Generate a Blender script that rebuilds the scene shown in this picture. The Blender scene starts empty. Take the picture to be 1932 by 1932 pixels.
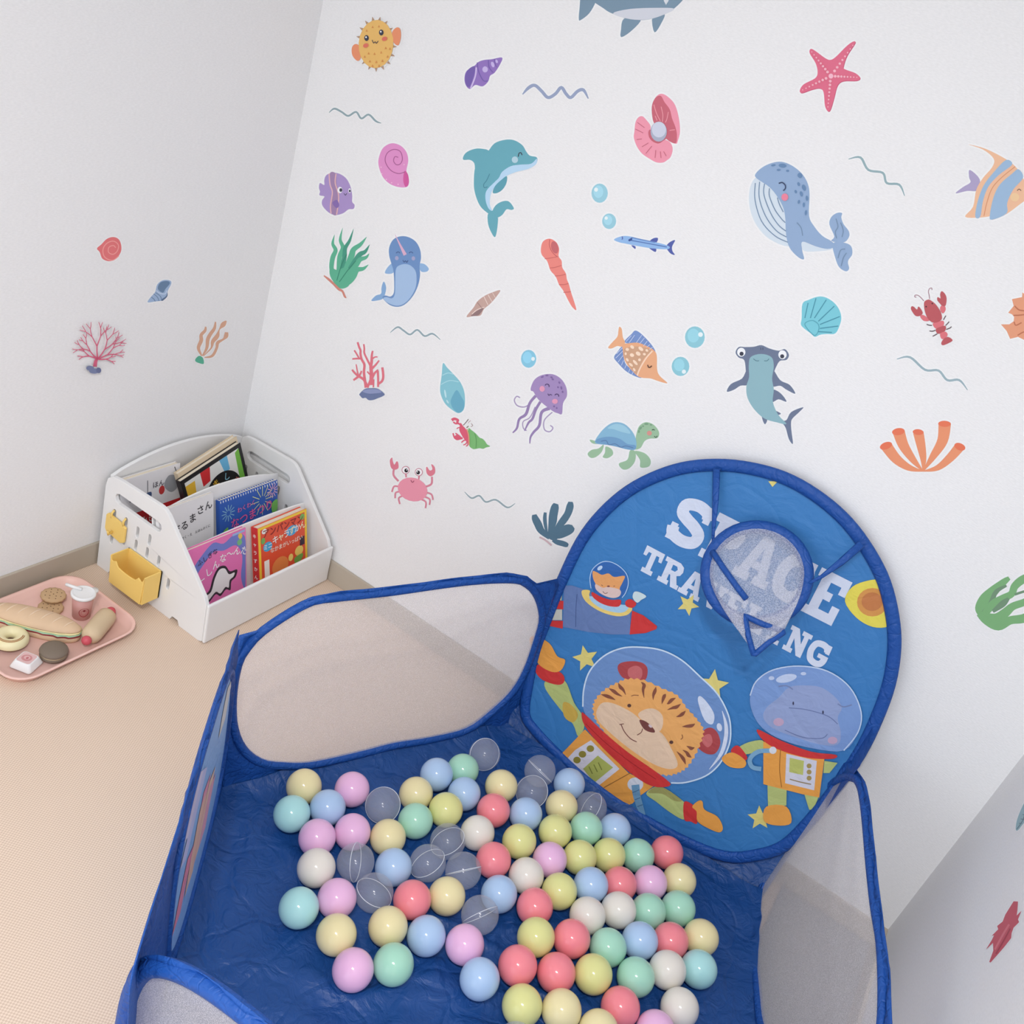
import bpy, bmesh, math, random
from mathutils import Vector, Matrix, noise
from mathutils.geometry import tessellate_polygon

# ---------------------------------------------------------------- camera, world, light, exposure
SC = bpy.context.scene
COL = SC.collection
FPX = 1810.0
CAM = Vector((1.514216, -1.749075, 1.48))
RIGHT = Vector((0.81036, 0.506048, 0.295351))
DOWN = Vector((0.481082, -0.286889, -0.828405))
FWD = Vector((-0.334479, 0.813394, -0.475934))
cd = bpy.data.cameras.new('camera'); cam = bpy.data.objects.new('camera', cd); COL.objects.link(cam)
cd.sensor_width = 36.0; cd.sensor_fit = 'HORIZONTAL'; cd.lens = 36.0 * FPX / 1932.0; cd.clip_start = 0.05
m = Matrix((RIGHT, -DOWN, -FWD)).transposed().to_4x4(); m.translation = CAM
cam.matrix_world = m
SC.camera = cam
w = bpy.data.worlds.new('sky'); SC.world = w; w.use_nodes = True
w.node_tree.nodes['Background'].inputs[0].default_value = (0.80, 0.90, 1.0, 1)
w.node_tree.nodes['Background'].inputs[1].default_value = 1.0
def area(name, loc, rot, sx, sy, power, col, shape='RECTANGLE'):
    l = bpy.data.lights.new(name, 'AREA'); l.shape = shape; l.size = sx; l.size_y = sy
    l.energy = power; l.color = col
    o = bpy.data.objects.new(name, l); COL.objects.link(o); o.location = loc; o.rotation_euler = rot
    return o
PI = math.pi
# daylight through the window in the wall behind the camera, and unseen spots added overhead for fill and ball highlights
area('window_daylight', (0.95, -3.30, 1.0), (PI/2, 0, 0), 1.6, 1.8, 27, (0.78, 0.89, 1.0))
for dx in (-.14, .14):
    lo = area('added_fill_spot', (1.50 + dx, -2.10, 2.36), (math.radians(14), 0, 0), 0.11, 0.11, 14.5, (1.0, 0.985, 0.972), 'DISK')
    lo.data.spread = math.radians(128)
SC.view_settings.view_transform = 'Standard'; SC.view_settings.look = 'None'
SC.view_settings.gamma = 1.0; SC.view_settings.use_curve_mapping = False
SC.view_settings.exposure = -0.58
SC.cycles.use_denoising = True
SC.cycles.max_bounces = 12; SC.cycles.transparent_max_bounces = 24

# ---------------------------------------------------------------- pixel -> place
def ray(x, y): return (RIGHT * (x - 966) + DOWN * (y - 966) + FWD * FPX)
def hit(x, y, p0, n):
    d = ray(x, y); n = Vector(n); t = (Vector(p0) - CAM).dot(n) / d.dot(n)
    return CAM + d * t
def on_floor(x, y, z=0): return hit(x, y, (0, 0, z), (0, 0, 1))

# ---------------------------------------------------------------- materials
def lin(c):
    c = c / 255.0
    return c / 12.92 if c <= 0.04045 else ((c + 0.055) / 1.055) ** 2.4
def rgb(c): return (lin(c[0]), lin(c[1]), lin(c[2]), 1.0)
MATS = {}
def nd(nt, t, **kw):
    n = nt.nodes.new(t)
    for k, v in kw.items(): setattr(n, k, v)
    return n
def mat(name, col=(200, 200, 200), rough=0.5, spec=0.5, bump=0, bscale=200, bdet=2, var=0.0, vscale=8, attr=False, trans=0, sub=0, bstretch=(1, 1, 1), bdist=0.001):
    if name in MATS: return MATS[name]
    M = bpy.data.materials.new(name); M.use_nodes = True; nt = M.node_tree; L = nt.links.new
    b = nt.nodes['Principled BSDF']; b.inputs['Roughness'].default_value = rough
    b.inputs['Specular IOR Level'].default_value = spec
    b.inputs['Base Color'].default_value = rgb(col)
    tc = nd(nt, 'ShaderNodeTexCoord'); src = None
    if attr:
        a = nd(nt, 'ShaderNodeAttribute'); a.attribute_name = 'Col'; src = a.outputs['Color']
        L(src, b.inputs['Base Color'])
    if var:
        n = nd(nt, 'ShaderNodeTexNoise'); n.inputs['Scale'].default_value = vscale; n.inputs['Detail'].default_value = 4
        L(tc.outputs['Object'], n.inputs['Vector'])
        mr = nd(nt, 'ShaderNodeMapRange'); mr.inputs['To Min'].default_value = 1 - var; mr.inputs['To Max'].default_value = 1 + var
        L(n.outputs['Fac'], mr.inputs['Value'])
        mx = nd(nt, 'ShaderNodeVectorMath', operation='SCALE')
        if src: L(src, mx.inputs[0])
        else: mx.inputs[0].default_value = rgb(col)[:3]
        L(mr.outputs['Result'], mx.inputs['Scale']); L(mx.outputs[0], b.inputs['Base Color'])
    if bump:
        mp = nd(nt, 'ShaderNodeMapping'); mp.inputs['Scale'].default_value = bstretch
        L(tc.outputs['Object'], mp.inputs['Vector'])
        n = nd(nt, 'ShaderNodeTexNoise'); n.inputs['Scale'].default_value = bscale; n.inputs['Detail'].default_value = bdet
        L(mp.outputs[0], n.inputs['Vector'])
        bp = nd(nt, 'ShaderNodeBump'); bp.inputs['Strength'].default_value = bump; bp.inputs['Distance'].default_value = bdist
        L(n.outputs['Fac'], bp.inputs['Height']); L(bp.outputs[0], b.inputs['Normal'])
    if trans: b.inputs['Transmission Weight'].default_value = trans
    if sub:
        b.inputs['Subsurface Weight'].default_value = sub; b.inputs['Subsurface Radius'].default_value = (.02, .02, .02)
    MATS[name] = M
    return M

def fabric(name, col, rough=0.45, attr=False, strength=0.55, scale=1.0, spec=0.4, sheen=0.0):
    """thin nylon taffeta: long crease lines plus soft puckers"""
    if name in MATS: return MATS[name]
    M = bpy.data.materials.new(name); M.use_nodes = True; nt = M.node_tree; L = nt.links.new
    b = nt.nodes['Principled BSDF']; b.inputs['Roughness'].default_value = rough
    b.inputs['Specular IOR Level'].default_value = spec
    if sheen: b.inputs['Sheen Weight'].default_value = sheen
    b.inputs['Base Color'].default_value = rgb(col)
    tc = nd(nt, 'ShaderNodeTexCoord')
    if attr:
        a = nd(nt, 'ShaderNodeAttribute'); a.attribute_name = 'Col'; L(a.outputs['Color'], b.inputs['Base Color'])
    n0 = nd(nt, 'ShaderNodeTexNoise'); n0.inputs['Scale'].default_value = 3.5 * scale; n0.inputs['Detail'].default_value = 2
    L(tc.outputs['Object'], n0.inputs['Vector'])
    mx = nd(nt, 'ShaderNodeVectorMath', operation='MULTIPLY_ADD'); mx.inputs[1].default_value = (.35, .35, .35)
    L(n0.outputs['Color'], mx.inputs[0]); L(tc.outputs['Object'], mx.inputs[2])
    v = nd(nt, 'ShaderNodeTexVoronoi', feature='DISTANCE_TO_EDGE'); v.inputs['Scale'].default_value = 9 * scale
    L(mx.outputs[0], v.inputs['Vector'])
    mr = nd(nt, 'ShaderNodeMapRange'); mr.inputs['From Max'].default_value = 0.09; L(v.outputs['Distance'], mr.inputs['Value'])
    n1 = nd(nt, 'ShaderNodeTexNoise'); n1.inputs['Scale'].default_value = 26 * scale; n1.inputs['Detail'].default_value = 4
    n1.inputs['Distortion'].default_value = 1.6
    L(tc.outputs['Object'], n1.inputs['Vector'])
    ad = nd(nt, 'ShaderNodeMath', operation='MULTIPLY_ADD'); ad.inputs[1].default_value = 0.30
    L(mr.outputs[0], ad.inputs[0]); L(n1.outputs['Fac'], ad.inputs[2])
    bp = nd(nt, 'ShaderNodeBump'); bp.inputs['Strength'].default_value = strength; bp.inputs['Distance'].default_value = 0.006
    L(ad.outputs[0], bp.inputs['Height']); L(bp.outputs[0], b.inputs['Normal'])
    MATS[name] = M
    return M

def netting(name, col, alpha, scale=700):
    """knitted mesh: threads with open holes between them, light passing through the threads"""
    M = bpy.data.materials.new(name); M.use_nodes = True; nt = M.node_tree; L = nt.links.new
    nt.nodes.remove(nt.nodes['Principled BSDF']); out = nt.nodes['Material Output']
    df = nd(nt, 'ShaderNodeBsdfDiffuse'); df.inputs['Color'].default_value = rgb(col)
    tl = nd(nt, 'ShaderNodeBsdfTranslucent'); tl.inputs['Color'].default_value = rgb(col)
    m1 = nd(nt, 'ShaderNodeMixShader'); m1.inputs[0].default_value = .45; L(df.outputs[0], m1.inputs[1]); L(tl.outputs[0], m1.inputs[2])
    tr = nd(nt, 'ShaderNodeBsdfTransparent'); m2 = nd(nt, 'ShaderNodeMixShader')
    tc = nd(nt, 'ShaderNodeTexCoord')
    n = nd(nt, 'ShaderNodeTexVoronoi'); n.inputs['Scale'].default_value = scale
    L(tc.outputs['Object'], n.inputs['Vector'])
    mr = nd(nt, 'ShaderNodeMapRange'); mr.inputs['From Min'].default_value = 0.1; mr.inputs['From Max'].default_value = 0.7
    mr.inputs['To Min'].default_value = max(0, alpha - 0.22); mr.inputs['To Max'].default_value = min(1, alpha + 0.22)
    L(n.outputs['Distance'], mr.inputs['Value']); L(mr.outputs[0], m2.inputs[0])
    L(tr.outputs[0], m2.inputs[1]); L(m1.outputs[0], m2.inputs[2]); L(m2.outputs[0], out.inputs['Surface'])
    MATS[name] = M
    return M

# ---------------------------------------------------------------- mesh building
class MB:
    def __init__(s): s.v = []; s.f = []; s.c = []; s.sm = []
    def add(s, vs, fs, col=None, smooth=False):
        o = len(s.v); s.v += [Vector(p) for p in vs]
        for f in fs: s.f.append([i + o for i in f]); s.c.append(col); s.sm.append(smooth)
        return s
    def box(s, a, b, R=None, org=(0, 0, 0), col=None):
        x0, y0, z0 = a; x1, y1, z1 = b
        vs = [Vector(p) for p in ((x0,y0,z0),(x1,y0,z0),(x1,y1,z0),(x0,y1,z0),(x0,y0,z1),(x1,y0,z1),(x1,y1,z1),(x0,y1,z1))]
        if R is not None: vs = [R @ p + Vector(org) for p in vs]
        return s.add(vs, [(3,2,1,0),(4,5,6,7),(0,1,5,4),(1,2,6,5),(2,3,7,6),(3,0,4,7)], col)
    def tube(s, path, r, n=8, closed=False, col=None, flat=None, flatn=None):
        """r: number or list of radii; flat: ratio of the second axis, flatn: its direction"""
        P = [Vector(p) for p in path]; k = len(P); rings = []
        up = None
        for i, p in enumerate(P):
            a = P[(i - 1) % k] if closed or i else P[0]; b = P[(i + 1) % k] if closed or i < k - 1 else P[-1]
            t = (b - a).normalized()
            if flatn is not None: u = Vector(flatn)
            else: u = up if up is not None else (Vector((0, 0, 1)) if abs(t.z) < .9 else Vector((1, 0, 0)))
            u = (u - t * u.dot(t)).normalized(); up = u; w_ = t.cross(u)
            rr = r[i] if isinstance(r, (list, tuple)) else r
            fl = flat if flat else 1
            rings.append([p + u * (rr * fl * math.cos(2*PI*j/n)) + w_ * (rr * math.sin(2*PI*j/n)) for j in range(n)])
        vs = [q for rg in rings for q in rg]; fs = []
        for i in range(k if closed else k - 1):
            i2 = (i + 1) % k
            for j in range(n): fs.append((i*n+j, i*n+(j+1)%n, i2*n+(j+1)%n, i2*n+j))
        if not closed: fs += [tuple(range(n - 1, -1, -1)), tuple((k-1)*n + j for j in range(n))]
        return s.add(vs, fs, col, True)
    def lathe(s, prof, org=(0, 0, 0), n=32, R=None, sx=1, sy=1, col=None, wob=None):
        org = Vector(org); vs = []
        for r, z in prof:
            for j in range(n):
                a = 2*PI*j/n; rr = r * (wob(a) if wob else 1)
                p = Vector((rr*math.cos(a)*sx, rr*math.sin(a)*sy, z))
                vs.append((R @ p if R else p) + org)
        fs = [(i*n+j, i*n+(j+1)%n, (i+1)*n+(j+1)%n, (i+1)*n+j) for i in range(len(prof)-1) for j in range(n)]
        fs += [tuple(range(n-1, -1, -1)), tuple((len(prof)-1)*n + j for j in range(n))]
        return s.add(vs, fs, col, True)
    def loops(s, rings, closed=True, col=None, cap0=False, cap1=False):
        n = len(rings[0]); vs = [p for r in rings for p in r]; fs = []
        for i in range(len(rings)-1):
            for j in range(n if closed else n-1): fs.append((i*n+j, i*n+(j+1)%n, (i+1)*n+(j+1)%n, (i+1)*n+j))
        if cap0: fs.append(tuple(range(n-1, -1, -1)))
        if cap1: fs.append(tuple((len(rings)-1)*n + j for j in range(n)))
        return s.add(vs, fs, col, True)
    def plate(s, outer, holes, fn, t, col=None):
        """flat plate with holes; fn(u, v, depth) -> point, depth 0..t"""
        lps = [outer] + holes; flat = [p for l in lps for p in l]
        tr = tessellate_polygon([[Vector((p[0], p[1], 0)) for p in l] for l in lps])
        n = len(flat); vs = [fn(p[0], p[1], 0) for p in flat] + [fn(p[0], p[1], t) for p in flat]
        fs = [tuple(q) for q in tr] + [tuple(i + n for i in reversed(q)) for q in tr]
        o = 0
        for l in lps:
            k = len(l)
            for i in range(k): fs.append((o+i, o+(i+1)%k, n+o+(i+1)%k, n+o+i))
            o += k
        return s.add(vs, fs, col)
    def build(s, name, mt, parent=None, org=None, recalc=True, bevel=0, solid=0, sub=0):
        org = Vector(org) if org is not None else (parent['_o'] if parent and '_o' in parent else Vector((0,0,0)))
        org = Vector(org)
        me = bpy.data.meshes.new(name); me.from_pydata([tuple(p - org) for p in s.v], [], s.f)
        if any(c is not None for c in s.c):
            at = me.color_attributes.new('Col', 'FLOAT_COLOR', 'CORNER')
            for pl, c in zip(me.polygons, s.c):
                cc = rgb(c if c is not None else (255, 255, 255))
                for li in pl.loop_indices: at.data[li].color = cc
        for pl, q in zip(me.polygons, s.sm): pl.use_smooth = q
        if recalc:
            bm = bmesh.new(); bm.from_mesh(me); bmesh.ops.recalc_face_normals(bm, faces=bm.faces); bm.to_mesh(me); bm.free()
        me.materials.append(mt)
        o = bpy.data.objects.new(name, me); COL.objects.link(o)
        if parent is not None: o.parent = parent
        else: o.location = org
        if sub:
            md = o.modifiers.new('sub', 'SUBSURF'); md.levels = md.render_levels = sub
        if solid:
            md = o.modifiers.new('thick', 'SOLIDIFY'); md.thickness = solid; md.offset = 0
        if bevel:
            md = o.modifiers.new('bev', 'BEVEL'); md.width = bevel; md.segments = 2; md.limit_method = 'ANGLE'
        o['_o'] = tuple(org)
        return o
def thing(name, label, cat, loc, group=None):
    o = bpy.data.objects.new(name, None); COL.objects.link(o); o.location = loc; o.empty_display_size = .05
    o['_o'] = tuple(loc); return tag(o, label, cat, group)
def tag(o, label, cat, group=None):
    o['label'] = label; o['category'] = cat
    if group: o['group'] = group
    return o
def struct(o): o['kind'] = 'structure'; return o

# ---------------------------------------------------------------- flat print: filled shapes, strokes and ellipses in thin layers
def cat_closed(p, k=4):
    n = len(p); out = []
    for i in range(n):
        a, b, c, d = p[i-1], p[i], p[(i+1) % n], p[(i+2) % n]
        for j in range(k):
            t = j / k
            out.append(tuple(.5*((2*b[q]) + (c[q]-a[q])*t + (2*a[q]-5*b[q]+4*c[q]-d[q])*t*t + (3*b[q]-a[q]-3*c[q]+d[q])*t**3) for q in (0, 1)))
    return out
def cat_open(p, k=5):
    p = [tuple(q) for q in p]; n = len(p); out = []; dim = len(p[0])
    for i in range(n - 1):
        a, b, c, d = p[max(i-1, 0)], p[i], p[i+1], p[min(i+2, n-1)]
        for j in range(k):
            t = j / k
            out.append(tuple(.5*((2*b[q]) + (c[q]-a[q])*t + (2*a[q]-5*b[q]+4*c[q]-d[q])*t*t + (3*b[q]-a[q]-3*c[q]+d[q])*t**3) for q in range(dim)))
    out.append(p[-1]); return out
def strip(pts, wd, closed=False):
    """quads of a stroke; wd number or list -> list of polygons"""
    n = len(pts); L = []; Rr = []
    for i, p in enumerate(pts):
        a = pts[(i-1) % n] if closed or i else pts[0]; b = pts[(i+1) % n] if closed or i < n-1 else pts[-1]
        dx, dy = b[0]-a[0], b[1]-a[1]; l = math.hypot(dx, dy) or 1
        w_ = (wd[i] if isinstance(wd, list) else wd) / 2
        nx, ny = -dy/l*w_, dx/l*w_
        L.append((p[0]+nx, p[1]+ny)); Rr.append((p[0]-nx, p[1]-ny))
    return L, Rr
def ell_pts(cx, cy, rx, ry, rot=0, n=20):
    c, s_ = math.cos(math.radians(rot)), math.sin(math.radians(rot))
    return [(cx + rx*math.cos(2*PI*i/n)*c - ry*math.sin(2*PI*i/n)*s_, cy + rx*math.cos(2*PI*i/n)*s_ + ry*math.sin(2*PI*i/n)*c) for i in range(n)]
def star(cx, cy, r, rot=0, k=.45):
    return [(cx + (r if i % 2 == 0 else r*k)*math.sin(math.radians(rot + 36*i)), cy - (r if i % 2 == 0 else r*k)*math.cos(math.radians(rot + 36*i))) for i in range(10)]
BORDER = (246, 246, 246)
def prims(mb, lst, fn, step=6e-5, border=0, layer0=0, bcol=BORDER):
    """lst of (kind, colour, ...): P/p smooth polygon, Q/q straight polygon, L/l stroke, E/e ellipse, C/c closed stroke. Capitals get the sticker's pale rim. fn(x, y, lift)"""
    rim = []; body = []
    for pr in lst:
        k = pr[0]; kl = k.lower(); col = pr[1]
        if kl == 'p': pg = cat_closed(pr[2]); body.append(('poly', col, pg))
        elif kl == 'q': pg = list(pr[2]); body.append(('poly', col, pg))
        elif kl == 'e': pg = ell_pts(*pr[2:]); body.append(('poly', col, pg))
        elif kl in 'lc':
            wd = pr[2]; pts = pr[3]
            if isinstance(wd, (list, tuple)):
                if len(wd) == 2: wd = [wd[0] + (wd[1]-wd[0])*i/(len(pts)-1) for i in range(len(pts))]
                pts = cat_open([(p[0], p[1], w_) for p, w_ in zip(pts, wd)]); wl = [max(p[2], .1) for p in pts]
            else:
                pts = cat_open(pts) if kl == 'l' else cat_closed(pts); wl = [wd]*len(pts)
            body.append(('strip', col, pts, wl, kl == 'c')); pg = None
        if k.isupper() and border:
            if pg is not None: rim.append((pg, [border*2]*len(pg), True))
            else: rim.append((pts, [x + border*2 for x in wl], False))
    z = layer0
    def emit(pts, wl, closed, col, z):
        A, B = strip(pts, wl, closed); n = len(A)
        k_ = .8/n
        mb.add([fn(*p, (z+i*k_)*step) for i, p in enumerate(A)] + [fn(*p, (z+i*k_)*step) for i, p in enumerate(B)],
               [(i, (i+1) % n, n+(i+1) % n, n+i) for i in range(n if closed else n-1)], col)
    for pts, wl, closed in rim: emit(pts, wl, closed, bcol, z); z += .5
    if rim: z += 1
    for b in body:
        z += 1
        if b[0] == 'poly':
            pg = b[2]; tr = tessellate_polygon([[Vector((p[0], p[1], 0)) for p in pg]])
            mb.add([fn(*p, z*step) for p in pg], [tuple(t) for t in tr], b[1])
        else: emit(b[2], b[3], b[4], b[1], z)
    return z
_txt = {}
def text_tris(s):
    if s not in _txt:
        c = bpy.data.curves.new('t', 'FONT'); c.body = s; c.align_x = 'CENTER'; c.align_y = 'CENTER'; c.offset = 0.012; c.resolution_u = 3
        o = bpy.data.objects.new('t', c); COL.objects.link(o)
        me = o.evaluated_get(bpy.context.evaluated_depsgraph_get()).to_mesh()
        vs = [(v.co.x, v.co.y) for v in me.vertices]; fs = [tuple(p.vertices) for p in me.polygons]
        bpy.data.objects.remove(o); bpy.data.curves.remove(c); _txt[s] = (vs, fs)
    return _txt[s]
def put_text(mb, s, fn, cx, cy, size, col, lift, rot=0, sx=1):
    """fn takes (x right, y down)"""
    vs, fs = text_tris(s); c, q = math.cos(math.radians(rot)), math.sin(math.radians(rot))
    mb.add([fn(cx + (x*sx*c - (-y)*q)*size, cy + (x*sx*q + (-y)*c)*size, lift) for x, y in vs], fs, col)

# ---------------------------------------------------------------- the room
W = 1.8939; DEEP = 3.4; HT = 2.4
def wallpaper():
    M = mat('wallpaper', (245, 244, 244), 0.85, 0.2)
    nt = M.node_tree; L = nt.links.new; b = nt.nodes['Principled BSDF']; tc = nt.nodes['Texture Coordinate']
    mp = nd(nt, 'ShaderNodeMapping'); mp.inputs['Scale'].default_value = (1, 1, 3.2); L(tc.outputs['Object'], mp.inputs['Vector'])
    n = nd(nt, 'ShaderNodeTexNoise'); n.inputs['Scale'].default_value = 160; n.inputs['Detail'].default_value = 5; L(mp.outputs[0], n.inputs['Vector'])
    bp = nd(nt, 'ShaderNodeBump'); bp.inputs['Strength'].default_value = 0.5; bp.inputs['Distance'].default_value = 0.0009
    L(n.outputs['Fac'], bp.inputs['Height']); L(bp.outputs[0], b.inputs['Normal'])
    mr = nd(nt, 'ShaderNodeMapRange'); mr.inputs['To Min'].default_value = .90; mr.inputs['To Max'].default_value = 1.06
    L(n.outputs['Fac'], mr.inputs['Value'])
    sc = nd(nt, 'ShaderNodeVectorMath', operation='SCALE'); sc.inputs[0].default_value = rgb((245, 244, 244))[:3]
    L(mr.outputs[0], sc.inputs['Scale']); L(sc.outputs[0], b.inputs['Base Color'])
    return M
def floormat():
    M = mat('woven_floor', (219, 190, 166), 0.75, 0.25)
    nt = M.node_tree; L = nt.links.new; b = nt.nodes['Principled BSDF']; tc = nt.nodes['Texture Coordinate']
    mp = nd(nt, 'ShaderNodeMapping'); mp.inputs['Rotation'].default_value = (0, 0, math.radians(20)); L(tc.outputs['Object'], mp.inputs['Vector'])
    ck = nd(nt, 'ShaderNodeTexChecker'); ck.inputs['Scale'].default_value = 330; L(mp.outputs[0], ck.inputs['Vector'])
    ck.inputs['Color1'].default_value = rgb((234, 212, 192)); ck.inputs['Color2'].default_value = rgb((214, 188, 166))
    n = nd(nt, 'ShaderNodeTexNoise'); n.inputs['Scale'].default_value = 2.5; L(tc.outputs['Object'], n.inputs['Vector'])
    mr = nd(nt, 'ShaderNodeMapRange'); mr.inputs['To Min'].default_value = .95; mr.inputs['To Max'].default_value = 1.05; L(n.outputs['Fac'], mr.inputs['Value'])
    sc = nd(nt, 'ShaderNodeVectorMath', operation='SCALE'); L(ck.outputs['Color'], sc.inputs[0]); L(mr.outputs[0], sc.inputs['Scale'])
    L(sc.outputs[0], b.inputs['Base Color'])
    bp = nd(nt, 'ShaderNodeBump'); bp.inputs['Strength'].default_value = .35; bp.inputs['Distance'].default_value = .0008
    L(ck.outputs['Fac'], bp.inputs['Height']); L(bp.outputs[0], b.inputs['Normal'])
    return M
WP = wallpaper(); T = 0.1
struct(MB().box((-T, -DEEP-T, -.08), (W+T, T, 0)).build('floor', floormat()))
struct(MB().box((-T, 0, 0), (W+T, T, HT)).build('wall_back', WP))
struct(MB().box((-T, -DEEP, 0), (0, 0, HT)).build('wall_left', WP))
struct(MB().box((W, -DEEP, 0), (W+T, 0, HT)).build('wall_right', WP))
struct(MB().box((-T, -DEEP-T, HT), (W+T, T, HT+T)).build('ceiling', WP))
wf = MB(); x0, x1, z0, z1 = .15, 1.75, .08, 1.95
wf.plate([(-T, 0), (W+T, 0), (W+T, HT), (-T, HT)], [[(x0, z0), (x0, z1), (x1, z1), (x1, z0)]], lambda u, v, d: Vector((u, -DEEP - d, v)), T)
struct(wf.build('wall_front', WP))
fr = MB(); q = .04
for a, b in (((x0, -DEEP-.07, z0), (x1, -DEEP-.03, z0+q)), ((x0, -DEEP-.07, z1-q), (x1, -DEEP-.03, z1)), ((x0, -DEEP-.07, z0+q), (x0+q, -DEEP-.03, z1-q)),
             ((x1-q, -DEEP-.07, z0+q), (x1, -DEEP-.03, z1-q)), ((.93, -DEEP-.07, z0+q), (.97, -DEEP-.03, z1-q))): fr.box(a, b)
struct(fr.build('window_1', mat('window_metal', (190, 190, 190), .4)))
BBM = mat('baseboard_vinyl', (188, 176, 160), .55, .4, var=.04)
hb = .060
struct(MB().box((0, -.007, 0), (W, 0, hb)).build('baseboard_back', BBM, bevel=.0015))
struct(MB().box((0, -DEEP, 0), (.007, -.007, hb)).build('baseboard_left', BBM, bevel=.0015))
struct(MB().box((W-.007, -DEEP, 0), (W, -.007, hb)).build('baseboard_right', BBM, bevel=.0015))

# ---------------------------------------------------------------- wall stickers
FRM = {'A': (580, 0, .24845), 'B': (1040, 0, .24845), 'C': (1452, 0, .24845), 'D': (580, 400, .24845), 'E': (1000, 420, .24845),
       'F': (1352, 480, .30021), 'G': (720, 740, .20704), 'H': (100, 400, .20704), 'I': (1780, 520, .08283), 'J': (1780, 1050, .10354),
       'K': (1780, 1450, .2071), 'LB': (1700, 530, .06729), 'CR': (650, 630, .07246), 'HC': (840, 770, .05176), 'BF': (1140, 630, .10352), 'PX': (0, 0, 1)}
DECAL = mat('sticker_vinyl', (255, 255, 255), .5, .35, attr=True)
WALLS = {'back': ((0, -.0002, 0), (0, -1, 0)), 'left': ((.0002, 0, 0), (1, 0, 0)), 'right': ((W-.0002, 0, 0), (-1, 0, 0))}
def decal(name, label, frame, lst, wall='back', border=3.2, group='sea life wall stickers'):
    ox, oy, s = FRM[frame]; p0, n = WALLS[wall]; n = Vector(n)
    mb = MB(); prims(mb, lst, lambda x, y, z: hit(ox + x*s, oy + y*s, p0, n) + n*z, border=border/s)
    c = sum(mb.v, Vector()) / len(mb.v)
    o = mb.build(name + '_sticker', DECAL, org=c, recalc=False)
    return tag(o, label, 'wall sticker', group)
DK = (60, 62, 78)
def arc(cx, cy, r, a0=200, a1=340, n=6, ry=None):
    ry = ry or r
    return [(cx + r*math.cos(math.radians(a0+(a1-a0)*i/(n-1))), cy + ry*math.sin(math.radians(a0+(a1-a0)*i/(n-1)))) for i in range(n)]
def wave(name, label, frame, pts, wd, col):
    k = len(pts); ws = [wd*.35] + [wd]*(k-2) + [wd*.35]
    return decal(name, label, frame, [('L', col, ws, pts)], border=2.2)

SH = (126, 152, 172)
decal('shark', 'grey-blue shark sticker with white belly, cut off at the top of the wall view', 'B', [
    ('P', SH, [(235, -60), (320, -40), (338, 10), (290, 100), (225, 152), (210, 145), (215, 70)]),
    ('P', SH, [(555, 140), (680, 145), (620, 225), (535, 282), (530, 230)]), ('P', SH, [(770, 125), (860, 105), (840, 170), (785, 246)]),
    ('P', SH, [(300, -20), (400, 65), (465, 103), (600, 148), (740, 148), (860, 110), (930, 68), (1000, 0), (1050, -80), (1030, -170), (900, -240), (700, -260), (520, -220), (390, -120)]),
    ('p', (216, 219, 228), [(470, 102), (600, 68), (800, 60), (935, 66), (860, 110), (740, 147), (600, 146)]),
    ('q', (225, 230, 236), [(855, 5), (872, -40), (893, 5), (872, 38)])])
PF = (240, 192, 112)
sp = []
for i in range(17):
    a = 2*PI*i/17 + .1; cx, cy = 525 + 128*math.cos(a), 335 + 182*math.sin(a); nx, ny = math.cos(a)*1.3, math.sin(a)
    l = math.hypot(nx, ny); nx, ny = nx/l, ny/l
    sp.append(('Q', (186, 152, 128), [(cx - ny*11, cy + nx*11), (cx + nx*30, cy + ny*30), (cx + ny*11, cy - nx*11)]))
dots = [('q', (222, 150, 84), [(x-9, y+9), (x, y-10), (x+9, y+9)]) for x, y in ((455, 232), (500, 205), (548, 200), (440, 430), (470, 405), (515, 408), (565, 398), (600, 365), (632, 370), (480, 465), (528, 470), (575, 462), (615, 430), (500, 500), (550, 500))]
decal('pufferfish', 'smiling orange-yellow pufferfish sticker covered in small spikes', 'A', sp + [
    ('P', (240, 152, 112), [(400, 355), (368, 335), (342, 362), (345, 420), (382, 462), (408, 440)]),
    ('P', (240, 152, 112), [(648, 245), (680, 210), (708, 222), (713, 285), (692, 346), (650, 310)]),
    ('E', PF, 525, 335, 132, 184, 4)] + dots + [
    ('e', DK, 455, 290, 17, 22), ('e', DK, 567, 248, 17, 22), ('e', (250, 250, 250), 452, 284, 6, 7), ('e', (250, 250, 250), 564, 242, 6, 7),
    ('e', (228, 120, 100), 450, 347, 21, 16, -20), ('e', (228, 120, 100), 592, 296, 21, 16, -20),
    ('l', DK, 5, [(498, 305), (510, 328), (522, 318), (530, 330), (545, 312)])])
decal('conch_shell', 'purple spiral conch shell sticker pointing up to the right', 'A', [
    ('P', (152, 122, 196), [(1193, 600), (1208, 540), (1268, 500), (1300, 470), (1345, 455), (1400, 450), (1478, 437), (1465, 485), (1422, 552), (1388, 575), (1372, 620), (1330, 656), (1275, 645), (1235, 676), (1205, 650)]),
    ('p', (122, 100, 176), [(1203, 640), (1200, 572), (1228, 522), (1272, 503), (1268, 560), (1250, 620), (1230, 660)]),
    ('l', (216, 198, 240), 11, [(1283, 512), (1275, 580), (1240, 672)]), ('e', (206, 188, 236), 1350, 527, 21, 23), ('e', (206, 188, 236), 1408, 490, 12, 22, -20), ('e', (206, 188, 236), 1438, 466, 9, 14, -20),
    ('l', (122, 100, 176), 7, [(1290, 475), (1300, 540), (1335, 610), (1370, 615)]), ('l', (122, 100, 176), 6, [(1375, 455), (1380, 510), (1410, 550)]), ('l', (122, 100, 176), 5, [(1420, 448), (1428, 490), (1440, 510)])])
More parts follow.
